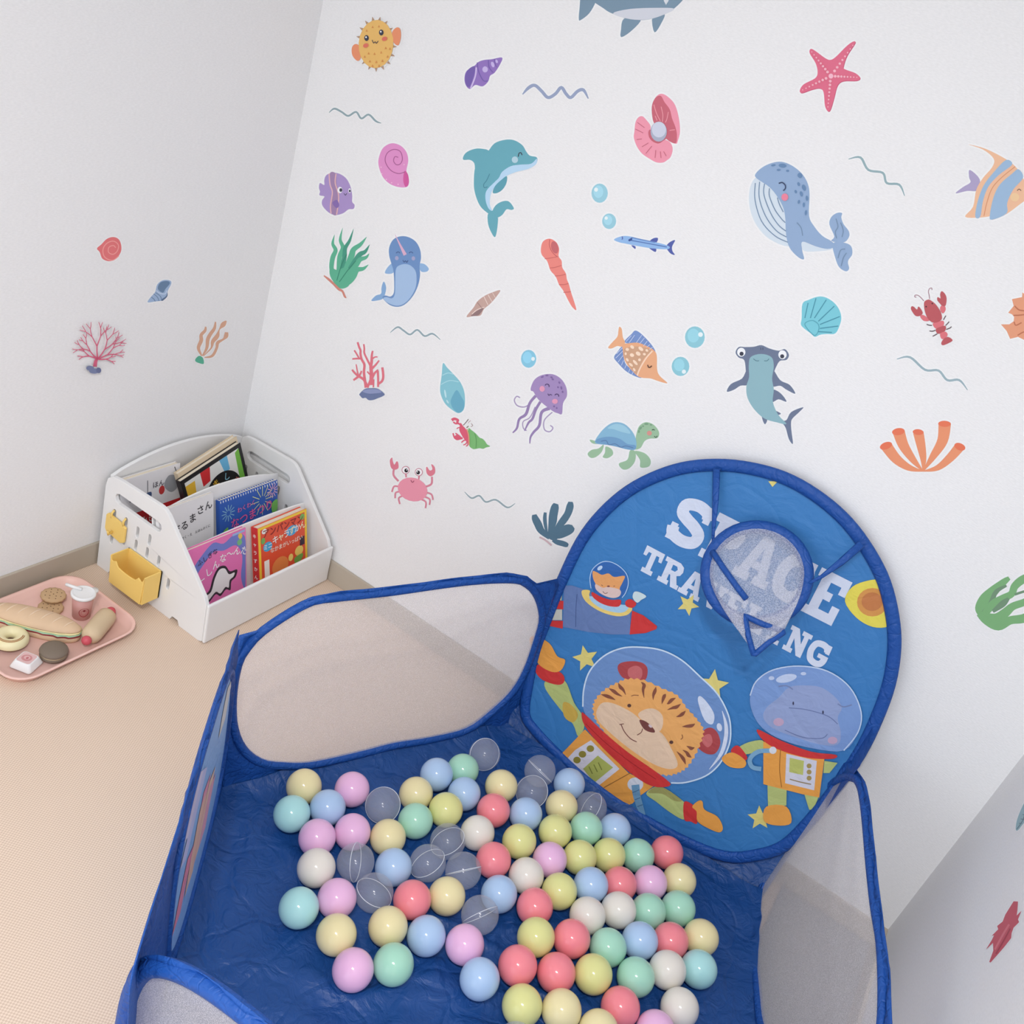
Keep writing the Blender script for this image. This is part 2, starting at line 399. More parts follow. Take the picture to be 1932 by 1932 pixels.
wave('wave_line', 'lavender-blue wavy line sticker with three crests near the purple conch', 'PX', [(986, 178), (997, 166), (1009, 161), (1022, 172), (1034, 184), (1048, 177), (1059, 165), (1068, 177), (1077, 184), (1090, 172), (1101, 170), (1110, 186)], 6, (156, 168, 198))
wave('wave_line', 'thin grey-green wavy line sticker above the striped purple fish', 'A', [(165, 855), (205, 825), (260, 850), (310, 880), (370, 850), (410, 900), (465, 870), (520, 920), (560, 935)], 14, (150, 172, 178))
decal('snail_shell', 'pink round snail shell sticker with a spiral line', 'A', [
    ('P', (231, 152, 206), [(540, 1250), (545, 1190), (570, 1130), (610, 1098), (655, 1088), (710, 1108), (752, 1155), (766, 1220), (752, 1300), (770, 1370), (758, 1418), (690, 1420), (620, 1392), (568, 1335)]),
    ('p', (216, 96, 164), [(738, 1298), (764, 1325), (771, 1390), (746, 1420), (728, 1370)]),
    ('l', (176, 96, 150), 6, [(742, 1305), (690, 1318), (630, 1290), (592, 1225), (605, 1165), (655, 1135), (705, 1150), (722, 1205), (705, 1245), (675, 1250), (655, 1222), (665, 1190), (690, 1195)])]
    + [('e', (248, 196, 226), x, y, 5, 5) for x, y in ((565, 1320), (600, 1362), (640, 1388), (690, 1400), (560, 1270), (735, 1250))])
DP = (108, 175, 190)
decal('dolphin', 'teal dolphin sticker leaping upright with a pale blue belly', 'A', [
    ('P', DP, [(1385, 1160), (1310, 1128), (1240, 1140), (1195, 1170), (1183, 1212), (1235, 1214), (1268, 1240), (1285, 1300)]),
    ('P', DP, [(1405, 1612), (1430, 1560), (1480, 1530), (1530, 1530), (1568, 1580), (1550, 1594), (1512, 1590), (1480, 1632), (1440, 1650)]),
    ('P', DP, [(1375, 1620), (1440, 1635), (1446, 1700), (1428, 1798), (1400, 1770), (1373, 1700)]),
    ('P', DP, [(1365, 1160), (1420, 1090), (1500, 1062), (1570, 1065), (1632, 1102), (1662, 1150), (1690, 1182), (1742, 1195), (1740, 1235), (1680, 1272), (1570, 1300), (1495, 1345), (1430, 1410), (1392, 1470), (1382, 1550), (1408, 1605), (1415, 1640), (1370, 1618), (1310, 1560), (1272, 1460), (1265, 1370), (1275, 1270), (1310, 1205)]),
    ('p', (190, 222, 246), [(1480, 1305), (1545, 1262), (1620, 1250), (1700, 1243), (1742, 1205), (1738, 1245), (1680, 1282), (1580, 1308), (1500, 1345), (1432, 1410), (1395, 1470), (1386, 1550), (1404, 1600), (1376, 1582), (1354, 1520), (1360, 1450), (1420, 1385), (1455, 1350)]),
    ('P', (98, 165, 182), [(1408, 1462), (1428, 1410), (1478, 1362), (1515, 1338), (1512, 1390), (1482, 1440), (1440, 1466)]),
    ('l', (70, 130, 150), 5, [(1385, 1320), (1362, 1370), (1340, 1400), (1345, 1425), (1370, 1418)]),
    ('l', DK, 7, [(1602, 1190), (1608, 1165), (1622, 1160), (1632, 1178)]), ('e', (186, 216, 228), 1577, 1213, 24, 25)])
PU = (176, 152, 206)
decal('striped_fish', 'round purple fish sticker with two pale stripes and big eyes', 'A', [
    ('P', PU, [(128, 1370), (140, 1335), (172, 1316), (230, 1315), (290, 1350), (325, 1410), (340, 1480), (340, 1532), (358, 1556), (350, 1586), (312, 1590), (270, 1620), (210, 1633), (160, 1612), (115, 1562), (112, 1522), (130, 1492), (92, 1482), (96, 1455), (88, 1425), (96, 1390), (128, 1405)]),
    ('p', (168, 138, 178), [(170, 1318), (216, 1318), (222, 1400), (242, 1480), (228, 1622), (190, 1625), (172, 1560), (186, 1450)]),
    ('l', (232, 186, 190), 9, [(165, 1318), (172, 1400), (190, 1460), (176, 1560), (180, 1622)]), ('l', (232, 186, 190), 9, [(218, 1318), (212, 1390), (236, 1470), (236, 1540), (222, 1630)]),
    ('p', (140, 112, 178), [(190, 1540), (225, 1518), (242, 1560), (220, 1580)]),
    ('e', (245, 245, 250), 248, 1443, 19, 24), ('e', DK, 255, 1443, 11, 14), ('e', (245, 245, 250), 322, 1448, 10, 18), ('e', DK, 323, 1450, 7, 10), ('l', DK, 4, [(278, 1468), (290, 1482), (300, 1468)])])
G1 = (98, 184, 150); G2 = (76, 158, 134)
def blade(col, pts, wmax, k='L'):
    n = len(pts); prof_ = [.5, .9, 1, .85, .6, .06]
    return (k, col, [wmax*prof_[min(5, i)] for i in range(n)], pts)
decal('seaweed', 'green waving seaweed sticker on a thin orange-brown root', 'D', [
    blade(G1, [(215, 545), (185, 440), (192, 350), (215, 290), (193, 240), (207, 172)], 36),
    blade(G1, [(225, 545), (238, 440), (246, 340), (270, 270), (250, 210), (268, 122)], 36),
    blade(G2, [(235, 545), (262, 440), (282, 345), (288, 275), (322, 215), (351, 128)], 34),
    blade(G1, [(240, 550), (292, 440), (335, 335), (352, 285), (405, 245), (450, 190)], 46),
    blade(G2, [(245, 555), (310, 460), (365, 375), (400, 322), (440, 300), (473, 248)], 44),
    blade(G1, [(245, 560), (310, 480), (368, 408), (400, 362), (445, 345), (470, 315)], 40),
    blade(G1, [(250, 565), (310, 535), (350, 490), (378, 440), (425, 430), (465, 400)], 44),
    ('P', G1, [(176, 490), (176, 420), (225, 440), (290, 420), (320, 440), (290, 510), (330, 530), (300, 572), (240, 575)]),
    ('l', (60, 140, 116), 6, [(225, 520), (262, 400), (300, 320)]), ('l', (60, 140, 116), 6, [(245, 530), (310, 440), (370, 370)]),
    ('L', (216, 142, 126), [8, 17, 17, 19, 15, 15, 6], [(127, 483), (162, 510), (200, 545), (240, 585), (268, 602), (285, 640), (297, 652)])])
decal('narwhal', 'blue narwhal sticker with pale belly and pink horn', 'D', [
    ('P', (150, 186, 226), [(640, 390), (660, 400), (652, 462), (592, 466), (602, 430)]), ('P', (150, 186, 226), [(846, 395), (888, 395), (922, 430), (905, 453), (862, 450)]),
    ('P', (140, 178, 220), [(580, 528), (598, 570), (590, 625), (572, 658), (540, 670), (486, 674), (520, 635), (560, 620), (563, 575)]),
    ('P', (114, 150, 200), [(622, 270), (650, 212), (700, 186), (760, 188), (820, 222), (855, 282), (863, 350), (852, 410), (856, 480), (840, 560), (800, 640), (740, 702), (680, 720), (620, 702), (572, 652), (592, 634), (630, 642), (655, 618), (660, 560), (655, 450), (638, 390), (622, 330)]),
    ('p', (170, 198, 232), [(690, 410), (740, 395), (790, 410), (826, 460), (826, 560), (792, 636), (740, 692), (680, 712), (612, 690), (578, 656), (602, 646), (642, 655), (665, 620), (668, 500), (672, 440)]),
    ('L', (226, 182, 208), [3, 14, 27], [(667, 172), (705, 250), (744, 326)]), ('e', (170, 170, 205), 680, 350, 14, 16), ('e', (170, 170, 205), 806, 352, 14, 16),
    ('l', (70, 90, 140), 5, arc(690, 318, 15)), ('l', (70, 90, 140), 5, arc(788, 318, 15)), ('l', (70, 90, 140), 5, [(726, 365), (736, 380), (746, 370), (756, 382), (766, 366)])])
decal('spindle_shell', 'slim tan spindle shell sticker lying diagonally', 'D', [
    ('P', (204, 170, 160), [(1208, 795), (1262, 725), (1290, 680), (1340, 640), (1400, 612), (1465, 594), (1430, 650), (1385, 700), (1340, 738), (1315, 785), (1262, 790)]),
    ('p', (150, 122, 122), [(1242, 786), (1285, 752), (1338, 728), (1305, 780), (1265, 790)]), ('l', (240, 220, 212), 6, [(1250, 775), (1290, 742), (1345, 722)]),
    ('l', (240, 222, 214), 5, [(1340, 640), (1372, 705)]), ('l', (240, 222, 214), 5, [(1372, 628), (1402, 680)]), ('l', (240, 222, 214), 4, [(1405, 612), (1428, 650)]), ('l', (160, 128, 124), 4, [(1290, 685), (1330, 735)])])
wave('wave_line', 'thin grey-green wavy line sticker below the blue narwhal', 'D', [(630, 915), (685, 874), (730, 900), (780, 930), (835, 895), (890, 942), (950, 924), (1010, 970)], 13, (152, 174, 182))
RC = (231, 122, 136)
decal('branching_coral', 'red branching coral sticker growing from a slate-blue rock', 'CR', [('L', RC, ws, pts) for ws, pts in (
    ((70, 50), [(560, 1400), (540, 1250), (510, 1000), (520, 800), (450, 660), (420, 520), (420, 430), (380, 330), (345, 215)]),
    ((60, 40), [(600, 1400), (690, 1150), (700, 900), (600, 680), (520, 500), (520, 380), (505, 265)]),
    ((110, 45), [(700, 1330), (705, 1050), (690, 850), (710, 720), (715, 560), (738, 440)]), ((40, 30), [(740, 640), (800, 600), (865, 600)]),
    ((60, 40), [(720, 900), (820, 800), (905, 690)]), ((70, 40), [(720, 1150), (790, 1020), (880, 930)]), ((50, 55), [(880, 1380), (880, 1150), (870, 960)]),
    ((60, 60), [(880, 1300), (970, 1240), (1010, 1150), (1010, 1020), (990, 870)]), ((50, 40), [(440, 640), (330, 640), (210, 650)]), ((40, 40), [(380, 620), (310, 500), (262, 425)]),
    ((70, 45), [(590, 1350), (510, 1190), (360, 1090), (270, 1010), (205, 930)]), ((40, 30), [(370, 1090), (340, 960), (310, 790)]), ((60, 50), [(380, 1100), (300, 1160), (240, 1200)]), ((50, 40), [(380, 1110), (430, 1020), (450, 960)]),
    ((40, 36), [(760, 1390), (765, 1280), (770, 1180)]), ((40, 34), [(680, 1060), (630, 1010), (600, 975)]))] + [
    ('P', (112, 126, 166), [(400, 1560), (540, 1430), (700, 1410), (880, 1425), (1050, 1560), (1000, 1620), (880, 1670), (760, 1715), (640, 1720), (560, 1660), (480, 1670), (420, 1610)]),
    ('p', (148, 158, 198), [(480, 1500), (560, 1445), (720, 1430), (880, 1440), (980, 1520), (800, 1545), (640, 1550)])])
decal('cone_shell', 'turquoise pointed seashell sticker with a darker opening', 'D', [
    ('P', (140, 202, 216), [(1030, 1148), (1062, 1182), (1110, 1232), (1160, 1290), (1190, 1360), (1197, 1440), (1186, 1502), (1150, 1527), (1110, 1510), (1050, 1460), (1015, 1392), (1008, 1330), (1020, 1240)]),
    ('p', (112, 178, 202), [(1135, 1352), (1168, 1400), (1192, 1450), (1182, 1505), (1146, 1524), (1105, 1490), (1088, 1440), (1105, 1392)]),
    ('l', (176, 222, 232), 7, [(1025, 1240), (1070, 1222), (1108, 1232)]), ('l', (176, 222, 232), 7, [(1015, 1310), (1080, 1280), (1150, 1290)]), ('e', (196, 232, 240), 1048, 1380, 7, 32, -10), ('e', (196, 232, 240), 1065, 1440, 6, 16, -30)])
HR = (226, 98, 122)
decal('hermit_crab', 'small red hermit crab sticker in a bright green shell', 'HC', [
    ('P', (128, 190, 120), [(850, 740), (960, 800), (1110, 920), (1250, 1070), (1350, 1110), (1450, 1200), (1530, 1320), (1640, 1390), (1500, 1430), (1390, 1480), (1250, 1460), (1100, 1490), (1000, 1480), (880, 1370), (850, 1100)]),
    ('L', HR, (60, 110), [(560, 600), (440, 520), (470, 440), (340, 390), (245, 440)]), ('L', HR, 55, [(460, 560), (380, 560), (300, 500)]), ('L', HR, (90, 90), [(540, 560), (600, 650), (660, 740)]),
    ('P', HR, [(540, 650), (660, 660), (770, 780), (830, 900), (850, 1100), (850, 1300), (780, 1220), (680, 1100), (560, 900), (520, 780)]),
    ('L', HR, (80, 50), [(640, 1090), (540, 1110), (430, 1130), (340, 1060), (290, 910)]), ('L', HR, (70, 40), [(540, 1060), (470, 980), (380, 910)]), ('p', HR, [(330, 1040), (480, 960), (600, 1080), (500, 1160), (400, 1140)]),
    ('L', HR, 36, [(560, 700), (480, 710), (430, 750)]), ('L', HR, 44, [(760, 1160), (680, 1180), (600, 1250)]), ('L', HR, 40, [(800, 1220), (760, 1300), (670, 1340)]), ('L', HR, 40, [(830, 1260), (830, 1340), (770, 1385)]),
    ('L', (120, 90, 92), 26, [(670, 620), (770, 510), (855, 400)]), ('L', (196, 160, 162), 20, [(840, 540), (890, 490), (940, 450)]), ('L', (170, 140, 142), 22, [(960, 560), (1010, 630), (950, 670)]), ('l', (130, 120, 100), 34, [(790, 710), (860, 650)]),
    ('l', (222, 166, 128), 40, [(800, 760), (860, 950), (880, 1150), (880, 1330)]), ('l', (104, 166, 100), 18, [(1080, 920), (1140, 1150), (1130, 1450)])])
CB = (241, 156, 176)
def thin(pts, wd=15): return ('L', (222, 140, 158), wd, pts)
decal('crab', 'pink crab sticker raising both claws with round white eyes', 'G', [
    thin([(115, 690), (110, 755), (155, 810)], 18), thin([(460, 770), (455, 835), (405, 860)], 18), thin([(225, 775), (222, 740), (218, 700)]), thin([(340, 795), (343, 760), (345, 730)]),
    thin([(160, 860), (115, 858), (96, 908)]), thin([(170, 905), (130, 915), (125, 965)]), thin([(190, 945), (158, 965), (168, 1018)]),
    thin([(400, 910), (455, 930), (470, 980)]), thin([(390, 950), (440, 975), (438, 1025)]), thin([(365, 975), (405, 1000), (402, 1055)]),
    ('P', (228, 130, 148), [(78, 620), (98, 595), (103, 625), (118, 660), (138, 630), (152, 640), (155, 690), (120, 705), (88, 685)]), ('P', (228, 130, 148), [(408, 690), (418, 680), (440, 712), (465, 700), (455, 655), (485, 680), (488, 735), (450, 765), (415, 740)]),
    ('E', CB, 285, 885, 138, 106, 17), ('E', (250, 248, 250), 222, 708, 33, 33), ('c', (206, 132, 150), 6, ell_pts(222, 708, 33, 33)), ('E', (250, 248, 250), 342, 727, 33, 33), ('c', (206, 132, 150), 6, ell_pts(342, 727, 33, 33)),
    ('e', (40, 36, 44), 228, 712, 17, 18), ('e', (40, 36, 44), 336, 730, 17, 18), ('e', (255, 255, 255), 234, 706, 5, 6), ('e', (255, 255, 255), 330, 724, 5, 6), ('l', (150, 60, 90), 6, [(270, 800), (285, 820), (300, 805)])])
wave('wave_line', 'thin grey-green wavy line sticker to the right of the pink crab', 'G', [(757, 908), (820, 965), (890, 943), (950, 1000), (1040, 980), (1145, 1050), (1217, 1013)], 15, (156, 176, 182))
SD = (86, 120, 142)
decal('dark_seaweed', 'dark slate-blue fan of seaweed sticker beside the ball pit backboard', 'G', [
    ('L', SD, [30, 62, 70, 62, 40], [(1530, 1330), (1455, 1260), (1425, 1200), (1400, 1150), (1392, 1115)]), ('L', SD, [16, 30, 34, 26], [(1510, 1290), (1495, 1220), (1488, 1150), (1492, 1095)]),
    ('L', SD, [22, 70, 78, 72, 44], [(1525, 1300), (1555, 1200), (1565, 1120), (1580, 1050), (1590, 1015)]), ('L', SD, [30, 64, 64, 66, 40], [(1560, 1290), (1640, 1190), (1695, 1110), (1718, 1040), (1722, 998)]),
    ('L', SD, [40, 90, 100, 84, 40], [(1530, 1310), (1610, 1290), (1680, 1260), (1725, 1240), (1748, 1225)]), ('L', SD, [30, 46, 50, 44, 24], [(1560, 1345), (1600, 1365), (1650, 1378), (1685, 1390), (1702, 1396)]),
    ('P', SD, [(1450, 1270), (1520, 1280), (1590, 1270), (1620, 1310), (1580, 1350), (1520, 1330)]), ('l', (214, 186, 192), 16, [(1440, 1320), (1490, 1345), (1550, 1395)])])
JF = (168, 144, 194)
jx = lambda l: [(x+1690, y+80) for x, y in l]
decal('jellyfish', 'purple jellyfish sticker with pink cheeks and trailing tentacles', 'D', [
    ('L', (176, 160, 196), 9, [(1700, 1450), (1650, 1480), (1595, 1470), (1572, 1430), (1590, 1400), (1615, 1410)]), ('L', (176, 160, 196), 9, [(1860, 1520), (1800, 1580), (1800, 1650), (1840, 1668), (1865, 1640), (1845, 1620)]),
    ('L', (176, 160, 196), 8, [(1730, 1480), (1690, 1560), (1640, 1590), (1640, 1640), (1665, 1660)]),
    ('L', (156, 134, 182), [22, 20, 22, 18, 16, 10], [(1735, 1395), (1690, 1450), (1660, 1535), (1610, 1572), (1592, 1640), (1560, 1676)]), ('L', (156, 134, 182), [20, 20, 18, 16, 8], [(1770, 1440), (1735, 1500), (1710, 1570), (1680, 1600), (1650, 1662)]),
    ('L', (156, 134, 182), [26, 22, 20, 18, 14, 8], [(1840, 1490), (1780, 1520), (1762, 1620), (1720, 1670), (1695, 1710), (1690, 1757)]),
    ('P', JF, jx([(10, 1245), (38, 1190), (95, 1157), (175, 1152), (238, 1188), (276, 1250), (281, 1318), (252, 1372), (244, 1452), (214, 1448), (180, 1435), (125, 1395), (62, 1340), (28, 1285), (8, 1275)]))]
    + [('e', (132, 106, 164), x+1690, y+80, rx, 7, r) for x, y, rx, r in ((95, 1172, 12, -20), (130, 1160, 12, 0), (165, 1175, 10, 20), (175, 1190, 10, 20), (225, 1215, 10, 60), (240, 1255, 14, 80), (215, 1250, 8, 60), (205, 1408, 7, 0), (185, 1395, 7, 0), (250, 1285, 8, 70))]
    + [('e', (232, 160, 190), 1690+95, 80+1262, 20, 22), ('e', (232, 160, 190), 1690+192, 80+1357, 22, 19), ('l', (80, 60, 110), 6, jx(arc(132, 1242, 16, 200, 380))), ('l', (80, 60, 110), 6, jx(arc(206, 1316, 15, 200, 380))), ('l', (80, 60, 110), 5, jx([(138, 1298), (146, 1312), (156, 1304), (170, 1310)]))])
decal('tower_shell', 'long coral-red tower shell sticker tapering to the lower right', 'E', [
    ('P', (242, 142, 132), [(83, 195), (100, 142), (150, 122), (200, 150), (221, 200), (217, 255), (240, 290), (245, 340), (272, 385), (280, 430), (296, 470), (312, 530), (332, 590), (352, 664), (320, 640), (290, 590), (255, 520), (220, 470), (195, 410), (155, 362), (130, 292), (90, 245)]),
    ('e', (206, 110, 114), 188, 188, 27, 48, -15), ('l', (206, 104, 104), 6, [(150, 128), (148, 175), (170, 225), (210, 262)])]
    + [('l', (216, 112, 108), 6, p) for p in ([(112, 275), (160, 268), (215, 258)], [(150, 345), (190, 340), (240, 325)], [(190, 405), (230, 402), (272, 392)], [(220, 470), (260, 470), (294, 462)], [(255, 530), (290, 527), (312, 524)])])
for lab, fr_, x, y, rx, ry, hx, hy, c in (('large pale-blue bubble sticker above the small one, left of the pink clam', 'B', 368, 1467, 62, 73, -27, -27, (158, 210, 226)),
        ('small pale-blue bubble sticker just above the blue barracuda', 'B', 440, 1680, 53, 59, -22, -24, (158, 210, 226)),
        ('light-blue bubble sticker above the purple jellyfish', 'D', 1680, 1115, 58, 68, 34, 0, (140, 206, 232)),
        ('large turquoise bubble sticker, upper of the pair by the orange butterflyfish', 'E', 1252, 870, 75, 82, 43, -20, (146, 206, 220)),
        ('smaller turquoise bubble sticker at the nose of the orange butterflyfish', 'E', 1143, 1092, 67, 73, 26, 40, (146, 206, 220))):
    decal('bubble', lab, fr_, [('E', c, x, y, rx, ry), ('e', tuple(min(255, v+14) for v in c), x-rx*.15, y-ry*.15, rx*.6, ry*.65), ('e', (236, 248, 250), x+hx, y+hy, rx*.24, ry*.22)], group='bubble wall stickers')
PK = (245, 158, 178); PD = (206, 106, 122)
decal('clam', 'open pink clam shell sticker holding a grey pearl', 'B', [
    ('P', PK, [(768, 800), (796, 735), (840, 712), (895, 742), (942, 800), (970, 900), (978, 1000), (962, 1068), (946, 1092), (880, 1060), (800, 960), (772, 900)]),
    ('p', PD, [(764, 810), (790, 745), (832, 728), (860, 775), (900, 830), (918, 900), (945, 970), (955, 1030), (944, 1088), (875, 1055), (800, 960), (772, 910)]),
    ('P', PK, [(632, 1000), (640, 930), (662, 892), (692, 883), (722, 910), (756, 960), (752, 1030), (800, 1075), (860, 1062), (902, 1080), (923, 1130), (908, 1190), (880, 1216), (850, 1234), (800, 1233), (748, 1206), (690, 1166), (650, 1110), (628, 1045)]),
    ('p', PD, [(748, 985), (740, 1030), (765, 1070), (812, 1090), (850, 1070), (880, 1040), (820, 1000)])]
    + [('l', (238, 160, 170), 6, p) for p in ([(780, 795), (800, 860), (830, 920)], [(835, 810), (848, 870), (845, 925)], [(890, 850), (880, 900), (868, 930)], [(790, 880), (805, 915)], [(900, 990), (940, 985)])]
    + [('l', (205, 110, 130), 5, p) for p in ([(655, 930), (710, 970)], [(640, 980), (700, 1010)], [(650, 1060), (690, 1055)], [(690, 1115), (740, 1085)], [(720, 1165), (765, 1110)], [(790, 1200), (795, 1140)], [(835, 1200), (830, 1150)], [(875, 1185), (855, 1150)])]
    + [('e', (176, 182, 202), 818, 1000, 62, 76), ('e', (212, 216, 232), 820, 984, 54, 60)])
BV = (84, 98, 172)
decal('barracuda', 'slim blue barracuda sticker with dark purple fins', 'E', [
    ('P', BV, [(912, 140), (940, 118), (972, 118), (958, 152)]), ('P', BV, [(770, 172), (800, 180), (800, 200), (785, 190)]), ('P', BV, [(905, 190), (955, 195), (955, 222), (930, 212)]),
    ('P', BV, [(1035, 185), (1060, 150), (1102, 133), (1080, 180), (1082, 215), (1100, 245), (1065, 232)]),
    ('P', (150, 190, 236), [(638, 128), (700, 103), (760, 105), (860, 130), (960, 150), (1040, 172), (1062, 188), (1040, 202), (930, 196), (820, 178), (730, 160), (680, 150)]),
    ('l', (92, 126, 190), 8, [(770, 135), (880, 155), (1040, 185)]), ('l', BV, 7, [(700, 105), (704, 120), (698, 128)]), ('p', (60, 84, 150), [(748, 130), (775, 115), (775, 132), (755, 142)]), ('l', (110, 146, 205), 9, [(770, 112), (850, 130), (950, 150)])])
WB = (150, 176, 210)
decal('whale', 'big smiling blue whale sticker with striped pale throat', 'C', [
    ('P', (216, 228, 238), [(-95, 1345), (-140, 1400), (-156, 1500), (-142, 1610), (-92, 1720), (0, 1815), (140, 1870), (200, 1800), (110, 1560), (40, 1450), (-40, 1385)]),
    ('P', (216, 228, 238), [(240, 1830), (350, 1870), (480, 1888), (400, 1905), (262, 1905)]),
    ('P', WB, [(470, 1830), (492, 1795), (455, 1705), (468, 1650), (510, 1618), (550, 1618), (545, 1652), (562, 1702), (602, 1756), (602, 1802), (560, 1842)]),
    ('P', WB, [(480, 1850), (560, 1842), (618, 1868), (628, 1930), (600, 1972), (596, 2000), (604, 2040), (580, 2060), (530, 2030), (500, 1960)]),
    ('P', WB, [(-100, 1312), (-40, 1262), (40, 1232), (110, 1232), (190, 1270), (255, 1330), (292, 1400), (304, 1480), (300, 1640), (340, 1720), (400, 1790), (470, 1832), (500, 1870), (440, 1890), (350, 1870), (250, 1835), (248, 1900), (262, 1968), (215, 1950), (152, 1880), (126, 1780), (118, 1640), (90, 1545), (10, 1430), (-100, 1352)])]
    + [('l', (120, 146, 176), 7, p) for p in ([(-108, 1390), (-110, 1520), (-60, 1680), (40, 1790), (140, 1840)], [(-75, 1380), (-78, 1500), (-30, 1640), (50, 1750), (130, 1800)], [(-38, 1395), (-42, 1480), (10, 1620), (70, 1710), (125, 1755)], [(0, 1430), (0, 1490), (40, 1590), (90, 1660), (120, 1690)], [(60, 1500), (75, 1550), (105, 1610)], [(208, 1690), (240, 1730), (252, 1790)], [(505, 1660), (520, 1720), (500, 1760), (510, 1810)], [(540, 1690), (560, 1750), (550, 1800)], [(520, 1960), (540, 1900), (575, 1890)], [(545, 2020), (560, 1960), (585, 1920)])]
    + [('e', (104, 138, 178), x, y, a, b, r) for x, y, a, b, r in ((30, 1255, 18, 8, -10), (100, 1258, 30, 15, 5), (70, 1290, 15, 8, 0), (138, 1297, 12, 8, 0), (232, 1332, 18, 20, -35), (222, 1398, 9, 15, -15), (262, 1425, 14, 24, -20), (200, 1455, 9, 13, -20), (242, 1472, 11, 20, -15), (285, 1505, 9, 20, -5), (224, 1532, 8, 15, 10), (262, 1555, 8, 18, 0), (277, 1615, 8, 20, 5))]
    + [('l', (52, 66, 100), 9, [(72, 1392), (98, 1386), (120, 1405), (122, 1430), (106, 1448)]), ('e', (238, 136, 160), 118, 1497, 26, 28)])
SR = (229, 112, 140)
stp = [(650, 325), (590, 420), (562, 500), (570, 525), (650, 555), (687, 590), (660, 612), (560, 615), (515, 650), (490, 740), (462, 832), (440, 842), (420, 800), (410, 700), (380, 670), (320, 680), (245, 705), (230, 685), (260, 640), (345, 595), (365, 550), (350, 480), (305, 405), (312, 372), (345, 385), (420, 440), (462, 455), (505, 430), (580, 355), (630, 318)]
def ray_dots(cx, cy, tx, ty, n=8): return [('e', (250, 186, 200), cx+(tx-cx)*t, cy+(ty-cy)*t, 11-8*t+1, 11-8*t+1, 0) for t in [(.16 + .8*i/(n-1)) for i in range(n)]]
decal('starfish', 'pink-red five-armed starfish sticker with rows of dots', 'C', [('P', (206, 92, 122), [(x+4, y+5) for x, y in stp]), ('P', SR, stp), ('e', (250, 190, 206), 466, 578, 18, 19)]
    + sum((ray_dots(466, 578, *t) for t in ((640, 335), (672, 588), (444, 822), (245, 688), (318, 388))), []))
wave('wave_line', 'grey-green wavy line sticker sloping down right of the whale head', 'C', [(600, 1208), (690, 1196), (750, 1290), (860, 1313), (890, 1390), (985, 1403), (1025, 1487)], 17, (152, 178, 184))
AO = (242, 192, 156)
decal('angelfish', 'orange and blue striped angelfish sticker cut off at the right edge', 'C', [
    ('P', (176, 164, 200), [(1595, 1360), (1520, 1290), (1515, 1345), (1525, 1385), (1470, 1420), (1412, 1468), (1500, 1450), (1580, 1445)]),
    ('P', AO, [(1508, 1097), (1640, 1130), (1800, 1212), (1880, 1280), (1935, 1370), (2010, 1450), (2000, 1495), (1930, 1530), (1800, 1625), (1690, 1670), (1692, 1642), (1600, 1652), (1485, 1646), (1545, 1570), (1570, 1440), (1620, 1352), (1690, 1270), (1702, 1205), (1620, 1135)]),
    ('p', (158, 188, 218), [(1795, 1215), (1842, 1250), (1740, 1330), (1660, 1420), (1620, 1530), (1600, 1645), (1562, 1645), (1580, 1530), (1625, 1410), (1700, 1310)]),
    ('p', (158, 188, 218), [(1890, 1285), (1925, 1350), (1850, 1440), (1805, 1540), (1800, 1620), (1692, 1668), (1672, 1638), (1700, 1500), (1750, 1400), (1840, 1320)]),
    ('l', (222, 150, 110), 6, [(1865, 1265), (1760, 1350), (1690, 1430), (1650, 1540), (1628, 1640)]), ('e', (244, 206, 160), 1862, 1497, 34, 32), ('l', (120, 90, 80), 6, [(1880, 1448), (1895, 1436), (1910, 1448)])])
SC_ = (126, 206, 220)
decal('scallop_shell', 'turquoise scallop shell sticker with fan ribs', 'F', [
    ('P', SC_, [(530, 440), (535, 400), (540, 310), (580, 285), (640, 265), (690, 272), (740, 305), (772, 350), (784, 400), (772, 450), (745, 497), (690, 500), (650, 505), (618, 518), (590, 495), (550, 465)])]
    + [('l', (74, 150, 172), 6, [a, b]) for a, b in (((575, 305), (555, 400)), ((625, 275), (590, 400)), ((690, 285), (615, 400)), ((740, 325), (640, 420)), ((775, 390), (650, 440)), ((765, 450), (650, 465)), ((725, 490), (640, 485)))]
    + [('c', (84, 166, 184), 4, cat_closed([(555, 440), (600, 415), (640, 440), (640, 480), (612, 508)], 2))])
LR = (190, 88, 94); LP = (224, 116, 124)
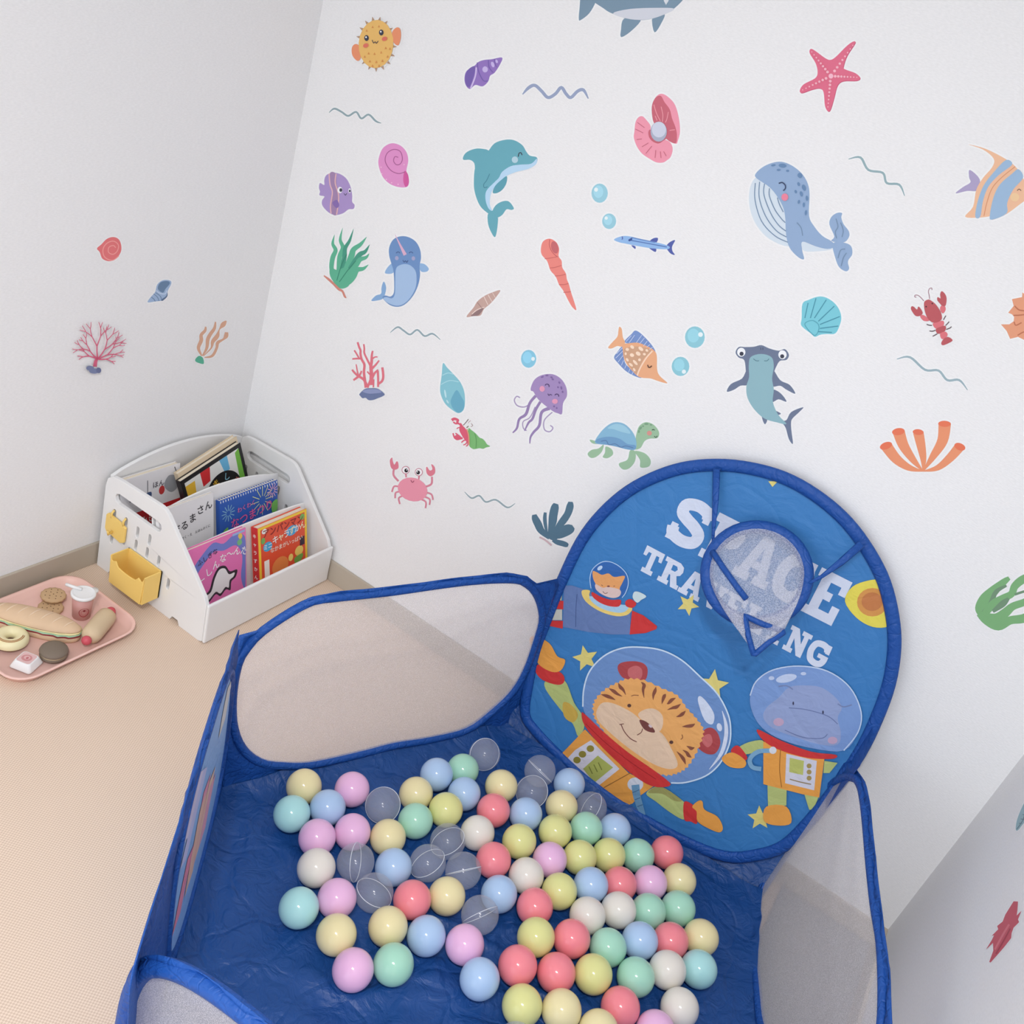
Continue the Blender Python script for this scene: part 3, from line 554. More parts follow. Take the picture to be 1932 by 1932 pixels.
decal('lobster', 'small red lobster sticker with raised claws and curled feelers', 'LB', [
    ('L', (176, 140, 150), 24, [(640, 560), (560, 470), (480, 405), (400, 400), (385, 440), (430, 460)]), ('L', (176, 140, 150), 24, [(805, 500), (790, 400), (770, 300), (800, 215), (860, 200), (870, 250)]),
    ('L', (110, 92, 96), 30, [(870, 1245), (790, 1240), (720, 1215)]), ('L', (110, 92, 96), 30, [(970, 1380), (880, 1410), (800, 1400)]), ('L', (110, 92, 96), 30, [(1020, 1480), (950, 1520), (890, 1550)]),
    ('L', (110, 92, 96), 30, [(1190, 1090), (1230, 1020), (1260, 970)]), ('L', (110, 92, 96), 30, [(1250, 1250), (1310, 1190), (1350, 1140)]), ('L', (110, 92, 96), 30, [(1270, 1360), (1370, 1320), (1415, 1280)]),
    ('P', LP, [(540, 960), (640, 960), (780, 1060), (780, 1120), (650, 1120), (560, 1040)]), ('P', LP, [(1100, 740), (1160, 680), (1240, 720), (1250, 820), (1180, 910), (1110, 840)]),
    ('P', LR, [(285, 800), (300, 710), (370, 730), (450, 800), (490, 715), (570, 800), (610, 900), (560, 960), (480, 990), (390, 960)]), ('P', LR, [(1100, 640), (1020, 540), (1030, 450), (1110, 490), (1100, 370), (1145, 285), (1240, 370), (1280, 500), (1250, 690), (1150, 690)]),
    ('P', LP, [(890, 1200), (1020, 1140), (1190, 1120), (1200, 1240), (1100, 1320), (970, 1330)]), ('P', LR, [(980, 1350), (1120, 1280), (1250, 1260), (1250, 1380), (1150, 1460), (1020, 1470)]), ('P', LP, [(1100, 1480), (1240, 1420), (1310, 1500), (1250, 1600), (1140, 1620)]),
    ('P', LR, [(1130, 1740), (1200, 1620), (1330, 1570), (1450, 1660), (1340, 1740), (1180, 1800)]),
    ('P', LR, [(660, 580), (770, 520), (860, 560), (980, 660), (1080, 800), (1140, 940), (1140, 1080), (1000, 1160), (860, 1150), (740, 1020), (680, 880), (650, 720)]), ('e', (80, 40, 46), 880, 630, 22, 22), ('e', (80, 40, 46), 708, 718, 22, 22)])
wave('wave_line', 'grey-green wavy line sticker under the red lobster', 'F', [(1133, 658), (1215, 646), (1310, 725), (1395, 730), (1450, 790), (1525, 790), (1577, 852)], 14, (160, 182, 190))
decal('spiky_shell', 'orange spiky shell sticker cut off at the right edge', 'I', [
    ('Q', (232, 160, 124), [(1310, 1110), (1500, 1110), (1600, 1040), (1610, 940), (1560, 880), (1475, 845), (1600, 690), (1560, 535), (1790, 490), (1800, 380), (1900, 470), (2150, 380), (2250, 520), (2450, 500), (2480, 700), (2650, 800), (2550, 1000), (2650, 1180), (2450, 1260), (2300, 1450), (2100, 1380), (1850, 1470), (1700, 1395), (1520, 1440), (1440, 1260)]),
    ('l', (196, 116, 84), 30, [(1620, 690), (1720, 780), (1840, 800)]), ('l', (196, 116, 84), 28, [(1600, 905), (1740, 900), (1900, 880)]), ('l', (196, 116, 84), 28, [(1610, 1050), (1650, 1130), (1780, 1070)]), ('l', (196, 116, 84), 28, [(1690, 1360), (1810, 1290), (1950, 1250)])])
TC1 = (238, 152, 112); TC2 = (236, 122, 88)
def tube_c(tip, ctl, w0): return [('L', TC1, [6, w0*.55, w0*.85, w0], [(1298, 1362), ctl[0], ctl[1], tip])]
decal('tube_coral', 'orange tube coral sticker with five open tubes', 'F', tube_c((1068, 1205), ((1210, 1340), (1130, 1285)), 72) + tube_c((1145, 1115), ((1235, 1290), (1175, 1200)), 76) + tube_c((1268, 1118), ((1300, 1290), (1285, 1200)), 66) + tube_c((1434, 1065), ((1360, 1270), (1420, 1170)), 78) + tube_c((1530, 1205), ((1390, 1340), (1470, 1275)), 64)
    + [('E', TC2, 1065, 1202, 40, 22, -20), ('E', TC2, 1143, 1113, 40, 22, -8), ('E', TC2, 1267, 1116, 34, 18, 5), ('E', TC2, 1433, 1064, 40, 19, 2), ('E', TC2, 1529, 1208, 36, 22, 22)])
HS = (112, 124, 150); HB = (146, 186, 196)
decal('hammerhead_shark', 'standing hammerhead shark sticker with wide-set eyes and teal belly', 'F', [
    ('P', HS, [(190, 730), (160, 780), (90, 815), (65, 862), (110, 850), (150, 825), (200, 815)]), ('P', HS, [(350, 720), (400, 790), (460, 820), (495, 875), (440, 850), (400, 825), (345, 825)]),
    ('P', HS, [(345, 850), (400, 870), (440, 925), (390, 910), (350, 925)]), ('P', HS, [(360, 980), (405, 1000), (370, 1010)]), ('P', HS, [(285, 1005), (318, 1035), (305, 1067), (290, 1040)]),
    ('P', HS, [(410, 1050), (440, 1040), (470, 990), (545, 960), (520, 990), (478, 1030), (468, 1060), (472, 1120), (480, 1190), (455, 1160), (435, 1090)]),
    ('P', HS, [(120, 615), (140, 582), (180, 582), (235, 580), (282, 570), (330, 590), (390, 605), (430, 595), (455, 630), (440, 662), (400, 668), (378, 700), (360, 750), (355, 830), (330, 900), (220, 900), (190, 830), (185, 740), (175, 665), (140, 648)]),
    ('P', HB, [(203, 700), (215, 645), (280, 625), (345, 645), (360, 700), (350, 780), (360, 850), (355, 930), (390, 1010), (440, 1065), (380, 1055), (300, 1030), (235, 970), (195, 900), (188, 830), (205, 770)]),
    ('e', (248, 250, 252), 156, 614, 26, 28), ('e', (248, 250, 252), 415, 630, 26, 28), ('e', DK, 158, 624, 13, 13), ('e', DK, 413, 640, 13, 13),
    ('l', (84, 126, 140), 4, [(232, 655), (250, 668), (268, 668)]), ('l', (84, 126, 140), 4, [(300, 668), (318, 668), (330, 655)]), ('l', (70, 80, 104), 4, [(278, 585), (280, 600)]), ('l', (70, 80, 104), 4, [(292, 585), (292, 600)])])
BO = (240, 178, 136); BB = (124, 152, 206)
decal('butterflyfish', 'orange long-nosed butterflyfish sticker with blue ribbed fins', 'BF', [
    ('P', BB, [(370, 150), (500, 0), (560, -60), (640, -30), (760, 80), (880, 220), (930, 330), (780, 260), (600, 190)]), ('P', BB, [(330, 230), (240, 330), (180, 430), (260, 540), (400, 680), (560, 770), (680, 800), (560, 680), (400, 560), (350, 400)]),
    ('P', BO, [(75, 240), (150, 150), (240, 50), (260, -60), (275, -130), (320, -90), (340, 60), (380, 150), (330, 230), (240, 220), (150, 260), (100, 265)]),
    ('P', BO, [(330, 190), (440, 170), (620, 160), (800, 230), (910, 300), (960, 400), (965, 640), (1010, 760), (1150, 890), (1090, 890), (960, 850), (840, 810), (700, 800), (600, 760), (440, 590), (360, 440), (340, 290)]),
    ('p', (214, 168, 136), [(360, 280), (470, 240), (640, 230), (860, 300), (720, 460), (640, 640), (600, 740), (470, 600), (380, 440)]),
    ('l', (255, 222, 196), 26, [(880, 310), (780, 420), (690, 560), (630, 680), (605, 760)])]
    + [('e', (255, 226, 200), x, y, a, b, r) for x, y, a, b, r in ((422, 282, 32, 28, 20), (512, 238, 40, 28, 40), (670, 270, 52, 30, 40), (780, 300, 28, 22, 40), (508, 385, 40, 32, 20), (622, 358, 48, 34, 35), (735, 368, 28, 22, 20), (395, 360, 20, 26, 0), (425, 470, 36, 22, 55), (570, 520, 60, 24, 48), (648, 470, 26, 26, 0), (490, 560, 46, 22, 40), (552, 650, 34, 20, 60))]
    + [('l', (206, 218, 244), 11, [(a, b), (c, d)]) for a, b, c, d in ((500, 30, 400, 140), (560, 20, 460, 160), (690, 20, 590, 160), (740, 70, 650, 180), (790, 130, 720, 220), (840, 190, 780, 240), (890, 240, 830, 280), (230, 360, 340, 250), (215, 440, 345, 310), (260, 510, 350, 390), (320, 570, 360, 480), (380, 630, 410, 560), (450, 700, 480, 630), (510, 740, 540, 680))]
    + [('l', (90, 60, 50), 18, [(800, 560), (812, 600), (845, 605), (872, 575)])])
TG_ = (162, 198, 164); TS = (140, 190, 218)
decal('turtle', 'walking turtle sticker with blue shell and green head', 'E', [
    ('P', TG_, [(455, 1648), (520, 1665), (560, 1680), (480, 1678)]), ('P', TG_, [(560, 1685), (545, 1740), (500, 1780), (460, 1785), (438, 1755), (470, 1725), (520, 1715)]), ('P', TG_, [(575, 1700), (620, 1720), (630, 1760), (590, 1788), (553, 1780), (570, 1745)]),
    ('P', TG_, [(760, 1730), (800, 1740), (798, 1810), (755, 1865), (705, 1873), (675, 1830), (740, 1800)]), ('P', TG_, [(795, 1735), (870, 1750), (915, 1800), (905, 1850), (840, 1858), (835, 1800)]),
    ('P', TG_, [(810, 1600), (830, 1545), (880, 1515), (940, 1535), (980, 1590), (968, 1635), (910, 1640), (870, 1660), (840, 1710), (795, 1720), (800, 1660)]),
    ('P', TS, [(495, 1672), (530, 1600), (590, 1540), (650, 1515), (720, 1530), (780, 1590), (808, 1660), (800, 1722), (740, 1722), (660, 1702), (590, 1688)]),
    ('p', (118, 164, 204), [(520, 1640), (600, 1625), (680, 1640), (740, 1680), (800, 1690), (798, 1720), (740, 1720), (660, 1700), (590, 1686), (500, 1670)]), ('p', (162, 208, 228), [(590, 1560), (650, 1528), (720, 1545), (765, 1600), (700, 1590), (640, 1570)]),
    ('l', (92, 124, 170), 5, [(540, 1660), (580, 1655), (600, 1685), (650, 1680), (690, 1705), (730, 1695), (785, 1710)])]
    + [('e', (128, 168, 136), x, y, a, b, r) for x, y, a, b, r in ((840, 1560, 15, 9, -50), (885, 1528, 16, 8, 0), (860, 1545, 8, 6, 0), (828, 1585, 8, 12, 0), (920, 1535, 8, 6, 20))]
    + [('e', (222, 156, 146), 908, 1598, 19, 18), ('l', (58, 76, 64), 6, arc(938, 1580, 10)), ('l', (58, 76, 64), 5, [(945, 1620), (958, 1630), (968, 1618)])])
JG = (128, 180, 124); JD = (118, 150, 120)
decal('ribbon_seaweed', 'light green ribbon seaweed sticker cut off at the right edge', 'J', [
    ('L', JG, [60, 170, 230, 190, 140, 110, 70], [(680, 1080), (660, 950), (760, 790), (900, 640), (1030, 520), (1130, 440), (1200, 390)]), ('L', JD, [60, 90, 80, 40], [(720, 1020), (860, 860), (960, 640), (1150, 530)]),
    ('L', JG, [120, 150, 130, 130, 140, 150, 120, 60], [(740, 1060), (900, 870), (1080, 760), (1240, 680), (1300, 540), (1440, 420), (1620, 340), (1780, 280)]), ('L', JD, [60, 120, 50], [(900, 1000), (1080, 860), (1190, 760)]),
    ('L', JG, [130, 170, 170, 140, 130, 110, 50], [(760, 1090), (960, 1120), (1120, 1030), (1260, 910), (1450, 840), (1620, 760), (1800, 700)]), ('L', JD, 44, [(1300, 690), (1450, 640), (1600, 600)]),
    ('L', JG, [90, 150, 190, 150, 160, 150, 60], [(640, 1040), (780, 1160), (1000, 1250), (1220, 1160), (1440, 1130), (1640, 1050), (1850, 960)])])
decal('red_feather', 'red frayed coral frond sticker on the right side wall', 'K', [
    ('Q', (208, 92, 106), [(640, 1210), (680, 1212), (675, 1290), (668, 1340), (712, 1296), (680, 1375), (690, 1400), (640, 1450), (622, 1500), (618, 1545), (560, 1620), (500, 1690), (430, 1768), (418, 1762), (455, 1660), (452, 1590), (388, 1650), (440, 1565), (462, 1520), (440, 1525), (500, 1465), (490, 1435), (540, 1395), (565, 1330)]),
    ('l', (226, 126, 136), 18, [(600, 1420), (540, 1520), (470, 1650)]), ('l', (178, 66, 82), 14, [(610, 1460), (550, 1570), (480, 1690)])], wall='right', border=2)
decal('teal_leaf', 'teal striped leaf-shaped sticker at the right edge on the side wall', 'K', [
    ('P', (150, 186, 194), [(660, 555), (668, 480), (700, 390), (745, 300), (800, 230), (880, 190), (860, 290), (790, 420), (730, 500), (680, 562)]), ('l', (84, 116, 128), 7, [(668, 555), (720, 480), (760, 380), (850, 220)]),
    ('l', (84, 116, 128), 6, [(690, 500), (716, 500)]), ('l', (84, 116, 128), 6, [(705, 460), (740, 465)]), ('l', (84, 116, 128), 6, [(722, 420), (765, 430)])], wall='right', border=2)
# left wall
decal('red_snail', 'coral-red spiral snail shell sticker on the left wall', 'H', [
    ('P', (236, 124, 126), [(400, 332), (440, 295), (490, 245), (550, 228), (600, 250), (622, 310), (615, 370), (570, 430), (510, 448), (450, 425), (425, 365)]),
    ('l', (250, 170, 164), 8, [(600, 400), (540, 440), (470, 410), (455, 340), (490, 285), (550, 265), (595, 300), (585, 355), (545, 385), (505, 365), (510, 320), (550, 305), (570, 325)])], wall='left', border=2.4)
decal('blue_conch', 'blue-grey conch shell sticker with dark opening on the left wall', 'H', [
    ('P', (166, 190, 222), [(862, 822), (890, 775), (930, 730), (950, 660), (1000, 622), (1060, 622), (1078, 650), (1045, 720), (1040, 770), (995, 805), (930, 815)]),
    ('p', (108, 136, 168), [(955, 700), (970, 650), (1010, 630), (1055, 632), (1062, 655), (1025, 700), (1000, 735)]), ('p', (96, 118, 150), [(985, 800), (1030, 765), (1042, 735), (1040, 770), (1000, 808)]),
    ('l', (206, 222, 244), 9, [(940, 715), (975, 740), (1020, 745), (1035, 715)])] + [('l', (96, 124, 160), 5, p) for p in ([(915, 745), (950, 775), (965, 810)], [(935, 735), (975, 765), (990, 800)], [(895, 775), (920, 795), (930, 815)])], wall='left', border=2.4)
pc = []
rnd = random.Random(5)
def br(x, y, a, l, w_, d):
    x2, y2 = x + l*math.cos(a), y + l*math.sin(a)
    pc.append(('L', (222, 104, 134), (w_, w_*.75), [(x, y), ((x+x2)/2 + rnd.uniform(-3, 3), (y+y2)/2 + rnd.uniform(-3, 3)), (x2, y2)]))
    if d:
        br(x2, y2, a + rnd.uniform(.25, .5), l*rnd.uniform(.72, .86), w_*.8, d-1); br(x2, y2, a - rnd.uniform(.3, .5), l*rnd.uniform(.72, .86), w_*.8, d-1)
pc.append(('L', (222, 104, 134), (36, 24), [(375, 1405), (382, 1360), (395, 1330)]))
for a, l in ((-2.85, 75), (-2.35, 92), (-1.62, 115), (-.95, 105), (-.45, 92), (-.02, 68)): br(395, 1330, a, l, 13, 3 if l > 90 else 2)
decal('fan_coral', 'pink fan coral sticker on small slate stones on the left wall', 'H', pc + [('E', (126, 136, 172), 318, 1410, 36, 22), ('E', (126, 136, 172), 355, 1436, 46, 24), ('E', (112, 120, 158), 395, 1430, 24, 26)], wall='left', border=1.2)
OS = (224, 174, 146)
decal('orange_seaweed', 'peach-orange seaweed sticker with green holdfast on the left wall', 'H', [
    ('L', OS, [12, 30, 34, 30, 26, 14], [(1355, 1310), (1325, 1240), (1350, 1170), (1350, 1120), (1385, 1080), (1390, 1045)]), ('L', OS, [10, 26, 34, 32, 28, 12], [(1360, 1310), (1400, 1240), (1410, 1160), (1435, 1110), (1470, 1060), (1480, 1000)]),
    ('L', OS, [8, 14, 34, 38, 10, 44, 12], [(1370, 1310), (1440, 1240), (1455, 1180), (1495, 1130), (1515, 1070), (1550, 1025), (1578, 992)]), ('L', OS, [8, 24, 24, 30, 18, 40, 30], [(1380, 1325), (1450, 1310), (1490, 1240), (1500, 1190), (1550, 1160), (1575, 1130), (1580, 1095)]),
    ('P', (92, 182, 152), [(1296, 1340), (1330, 1310), (1365, 1330), (1372, 1382), (1330, 1376), (1300, 1362)])], wall='left', border=2)

# ---------------------------------------------------------------- ball pit
PIT = thing('ball_pit', 'blue pop-up ball pit with mesh windows and a tall space-print backboard', 'ball pit', (1.3, -.65, 0))
C0, C1, C2, C3, C4, C5 = (Vector(c) for c in ((1.08, -1.22, 0), (.712, -.70, 0), (1.0, -.10, 0), (1.648, -.087, 0), (1.83, -.70, 0), (1.72, -1.22, 0)))
NAVY = fabric('pit_floor_nylon', (24, 72, 138), .45, strength=.8, scale=1.1, spec=.4)
BLUE = fabric('pit_hem_nylon', (28, 80, 160), .5, strength=.5, scale=2.2, spec=.35)
SKYB = fabric('pit_panel_nylon', (60, 126, 190), .5, strength=.42, scale=.9, spec=.35)
PRINT = fabric('pit_panel_print', (255, 255, 255), .55, attr=True, strength=.42, scale=.9, spec=.3)
NETW = netting('white_mesh_net', (254, 250, 251), .44, 900)
NETH = netting('hoop_net', (244, 244, 250), .42, 420)

def spl(P, Q, n): return [P.lerp(Q, i/n) for i in range(n)]
# floor sheet, rumpled
def rumple(x, y):
    p = Vector((x*5, y*5, .3)); wv = Vector((noise.noise(p*.8), noise.noise(p*.8 + Vector((5, 5, 5))), 0))
    a = noise.noise(Vector((x*4 + y*3, y*9 - x*3, .7)) + wv*1.4); b = noise.noise(Vector((x*13 - y*6, x*5 + y*12, 3.1)) + wv*1.8)
    c = noise.noise(Vector((x*22, y*22, 5.3)) + wv*2.5)
    return .009*max(0, 1-2.2*abs(a))**1.5 + .005*max(0, 1-2*abs(b))**1.5 + .0022*(1-abs(c)*2)
def sheet_z(x, y): return .003 + rumple(x, y)
bnd = []
for a, b in ((C0, C1), (C1, C2), (C2, C3), (C3, C4), (C4, C5), (C5, C0)): bnd += spl(a, b, 26)
cen = Vector((1.3, -.62, 0)); rings = []
for k in range(1, 60):
    f = k/59; rg = []
    for p in bnd:
        q = cen.lerp(p, f); z = .003 + rumple(q.x, q.y) + .018*max(0, (f-.9)/.1)**2
        rg.append(Vector((q.x, q.y, z)))
    rings.append(rg)
fl_ = MB().loops(rings); fl_.add(rings[0], [tuple(range(len(bnd)))], None, True)
fl_.build('floor_sheet', NAVY, PIT)

def ray_poly(c, d, pg):
    best = None
    for i in range(len(pg)):
        a, b = pg[i], pg[(i+1) % len(pg)]; ex, ey = b[0]-a[0], b[1]-a[1]; den = d[0]*ey - d[1]*ex
        if abs(den) < 1e-12: continue
        t = ((a[0]-c[0])*ey - (a[1]-c[1])*ex)/den; u = ((a[0]-c[0])*d[1] - (a[1]-c[1])*d[0])/den
        if t > 0 and -1e-6 <= u <= 1+1e-6 and (best is None or t > best): best = t
    return best or .01
def ring_panel(name, label, fn, win, outer, wmat, hem=.009, tube_r=None, wname='net_window'):
    """fn(s, t, lift) -> point"""
    root = MB(); n = len(win)
    c = (sum(p[0] for p in win)/n, sum(p[1] for p in win)/n)
    layers = [[] for _ in range(6)]
    for p in win:
        d = (p[0]-c[0], p[1]-c[1]); k = max(1.02, ray_poly(c, d, outer))
        for j in range(6):
            f = 1 + (k-1)*j/5; layers[j].append(fn(c[0]+d[0]*f, c[1]+d[1]*f, .004*math.sin(j*1.9+p[0]*60)*min(j, 1)*(1 if j < 5 else 0)))
    root.loops(layers)
    o = root.build(name, BLUE, PIT, solid=.0015)
    if label: o['label'] = label
    tr = tessellate_polygon([[Vector((p[0], p[1], 0)) for p in win]])
    MB().add([fn(p[0], p[1], 0) for p in win], [tuple(t) for t in tr]).build(wname, wmat, o)
    path = []
    for p in win:
        d = Vector((p[0]-c[0], p[1]-c[1])); l = d.length
        path.append(fn(c[0]+d.x*(1+hem/l), c[1]+d.y*(1+hem/l), 0))
    MB().tube(path, tube_r or hem, 8, True).build('wire_hem', BLUE, o)
    return o
def plane_fn(A, B, top):
    A, B, top = Vector(A), Vector(B), Vector(top); e = (B-A).normalized(); n = e.cross(top-A).normalized(); up = n.cross(e)
    def st(x, y): q = hit(x, y, A, n) - A; return (q.dot(e), q.dot(up))
    return (lambda s, t, l=0: A + e*s + up*t + n*l), st, e, up, n
def resamp(pts, n):
    P = pts + [pts[0]]; L = [0]
    for a, b in zip(P, P[1:]): L.append(L[-1] + math.hypot(b[0]-a[0], b[1]-a[1]))
    out = []; j = 0
    for i in range(n):
        d = L[-1]*i/n
        while L[j+1] < d: j += 1
        f = (d-L[j])/((L[j+1]-L[j]) or 1); out.append((P[j][0]+(P[j+1][0]-P[j][0])*f, P[j][1]+(P[j+1][1]-P[j][1])*f))
    return out
# back-left mesh panel
fn, st, e_, u_, n_ = plane_fn(C1, C2, C1 + Vector((-.01, 0, .5)))
wpx = [(456, 1255), (468, 1231), (502, 1193), (584, 1142), (639, 1132), (742, 1122), (878, 1103), (960, 1098), (988, 1106), (1008, 1129), (1017, 1166), (1008, 1204), (988, 1262), (964, 1303), (926, 1340), (878, 1375), (810, 1392), (742, 1402), (684, 1417), (591, 1438), (537, 1439), (499, 1434), (468, 1412), (451, 1378), (446, 1340), (448, 1296)]
opx = [(452, 1193), (470, 1203), (505, 1175), (580, 1128), (640, 1116), (742, 1106), (878, 1088), (960, 1080), (995, 1087), (1012, 1102), (1060, 1090), (1040, 1140), (1012, 1210), (995, 1270), (985, 1330), (988, 1380), (965, 1405), (414, 1500), (425, 1400), (436, 1290)]
ring_panel('mesh_panel', 'rounded white mesh window panel facing the bookcase', fn, resamp([st(*p) for p in cat_closed(wpx)], 96), [st(*p) for p in opx], NETW, .008, .0085)
# right mesh panel
fn, st, e_, u_, n_ = plane_fn((1.645, -.085, 0), (1.827, -.70, 0), (1.662, -.08, .45))
wpx = [(1589, 1475), (1609, 1475), (1621, 1490), (1627, 1522), (1632, 1575), (1637, 1637), (1646, 1712), (1657, 1774), (1661, 1830), (1662, 1880), (1660, 1932), (1650, 1990), (1620, 2050), (1570, 2080), (1515, 2060), (1470, 2000), (1441, 1932), (1432, 1861), (1427, 1811), (1424, 1762), (1426, 1719), (1440, 1674), (1462, 1625), (1485, 1590), (1510, 1555), (1532, 1525), (1550, 1501), (1570, 1485)]
opx = [(1600, 1430), (1620, 1458), (1634, 1477), (1642, 1520), (1650, 1600), (1660, 1690), (1673, 1787), (1680, 1850), (1683, 1932), (1684, 2010), (1600, 2200), (1412, 2310), (1400, 2000), (1395, 1800), (1405, 1710), (1437, 1704), (1480, 1610), (1530, 1545)]
ring_panel('mesh_panel', 'rounded white mesh window panel beside the right wall', fn, resamp([st(*p) for p in cat_closed(wpx)], 96), [st(*p) for p in opx], NETW, .008, .008)
# printed panels at the front left and front right: ruled surfaces
def ruled(b0, b1, t0, t1, bow=0):
    b0, b1, t0, t1 = map(Vector, (b0, b1, t0, t1)); nn = (b1-b0).cross(Vector((0, 0, 1))).normalized()
    return lambda s, t, l=0: (b0.lerp(b1, s)).lerp(t0.lerp(t1, s), t) + nn*(bow*math.sin(PI*max(0, min(1, t))) + l)
def sup(cx, cy, rx, ry, n=96, k=3.2): 
    o = []
    for i in range(n):
        a = 2*PI*i/n; c, s = math.cos(a), math.sin(a)
        o.append((cx + rx*math.copysign(abs(c)**(2/k), c), cy + ry*math.copysign(abs(s)**(2/k), s)))
    return o
LBL = fabric('pale_blue_print', (150, 192, 240), .5, strength=.35, scale=1.4)
lf = ruled(C1, C0, (.710, -.742, .425), (1.078, -1.262, .45))
o = ring_panel('print_panel', 'blue printed panel with faint rainbow strokes', lf, sup(.335, .52, .318, .44, k=2.8), [(-.01, -.0), (1, 0), (1, 1), (-.01, 1)], LBL, .02, .006, 'print_window')
mb = MB(); rr = random.Random(2)
lst = []
for c, s0, t0, s1, t1, w_ in (((238, 160, 178), .30, .60, .42, .30, .016), ((240, 196, 172), .33, .56, .45, .28, .020), ((238, 150, 170), .46, .50, .58, .32, .016), ((242, 206, 182), .22, .52, .34, .28, .018), ((232, 228, 222), .06, .80, .13, .64, .03), ((206, 206, 240), .36, .78, .56, .62, .03), ((238, 176, 192), .2, .45, .3, .27, .014), ((226, 216, 236), .42, .86, .56, .74, .02)):
    lst.append(('l', c, [.004, w_, .004], [(s0, t0), ((s0+s1)/2+.01, (t0+t1)/2), (s1, t1)]))
sg = -1
prims(mb, lst, lambda x, y, z: lf(x, y, sg*(.0007+z)), step=3e-5); mb.build('print', PRINT, o, recalc=False)
rf = ruled(C5, C4, (1.74, -1.25, .45), (1.84, -.71, .45))
ring_panel('print_panel', None, rf, sup(.5, .52, .44, .42), [(0, 0), (1, 0), (1, 1), (0, 1)], LBL, .02, .006, 'print_window')
ff = lambda s, t, l=0: Vector((s, -1.212 + l, t))
ring_panel('mesh_panel', 'rounded white mesh window panel at the front', ff, sup(1.385, .240, .338, .217, k=4.0), sup(1.385, .240, .360, .239, 64, 4.0), NETW, .010, .0115)

# tall backboard
fn, st, e_, u_, n_ = plane_fn((1.0, -.10, 0), (1.65, -.085, 0), (1.0, -.0575, .50))
sgn = -1 if n_.y > 0 else 1
bpt = lambda x, y, z=0: hit(x, y, Vector((1.0, -.10, 0)), n_) + n_*sgn*z
opx = [(992, 1345), (998, 1290), (1012, 1225), (1036, 1160), (1063, 1092), (1098, 1020), (1138, 968), (1188, 925), (1245, 896), (1303, 880), (1370, 877), (1436, 887), (1494, 907), (1551, 942), (1600, 986), (1639, 1039), (1668, 1096), (1684, 1160), (1688, 1220), (1678, 1288), (1654, 1355), (1622, 1420), (1574, 1490), (1526, 1550), (1480, 1594), (1430, 1611), (1370, 1614), (1290, 1584), (1185, 1526), (1107, 1470), (1052, 1420), (1012, 1378)]
ol = cat_closed(opx, 4); tr = tessellate_polygon([[Vector((p[0], p[1], 0)) for p in ol]])
bk = MB().add([bpt(*p) for p in ol], [tuple(t) for t in tr]).build('backboard', SKYB, PIT, solid=.003)
bk['label'] = 'rounded blue backboard printed with space animals'
MB().tube([bpt(*p, .004) for p in ol], .0125, 10, True, flat=.6, flatn=n_).build('wire_hem', BLUE, bk)
skp = [(.985, .16), (1.03, .10), (1.13, .05), (1.33, .045), (1.45, .055), (1.56, .085), (1.62, .16), (1.655, .30)]
sk = []
for i in range(33):
    x = .985 + .67*i/32; j = max(k for k in range(len(skp)-1) if skp[k][0] <= x + 1e-9); f_ = (x-skp[j][0])/(skp[j+1][0]-skp[j][0])
    sk.append((x, skp[j][1] + (skp[j+1][1]-skp[j][1])*f_))
byz = lambda x, z: -.10 + .085*z + .015*(x-1.0)/.65
MB().loops([[Vector((x, byz(x, z) + .0055, z)) for x, z in sk], [Vector((x, byz(x, 0) + .004, .014)) for x, z in sk], [Vector((x, -.125, .012)) for x, z in sk]], closed=False).build('skirt', NAVY, bk, recalc=False)
# gusset between backboard and right mesh panel, and skirt below
MB().add([bpt(1625, 1400, .004), bpt(1650, 1360, .002), Vector((1.668, -.12, .44)), Vector((1.662, -.10, .30)), bpt(1560, 1500, .006), bpt(1600, 1450, .008)], [(0, 1, 2), (0, 2, 3), (5, 0, 3), (4, 5, 3)]).build('gusset', BLUE, bk, recalc=False)

F_ = {'PA': (980, 850, .38302), 'PB': (980, 1180, .38302), 'TG': (1090, 1220, .18634), 'PC': (1020, 1050, .13458), 'PX': (0, 0, 1)}
LAY = [70]; PMB = [MB()]
def flush(name):
    o = PMB[0].build(name, PRINT, bk, recalc=False); PMB[0] = MB(); return o
def bprint(frame, lst):
    ox, oy, s = F_[frame]
    LAY[0] = prims(PMB[0], lst, lambda x, y, z: bpt(ox+x*s, oy+y*s, z), step=3e-5, layer0=LAY[0])
WHT = (214, 222, 240); YEL = (226, 212, 128); RED = (208, 58, 58); ORG = (236, 164, 78); GRN = (184, 196, 124); PB_ = (60, 126, 190)
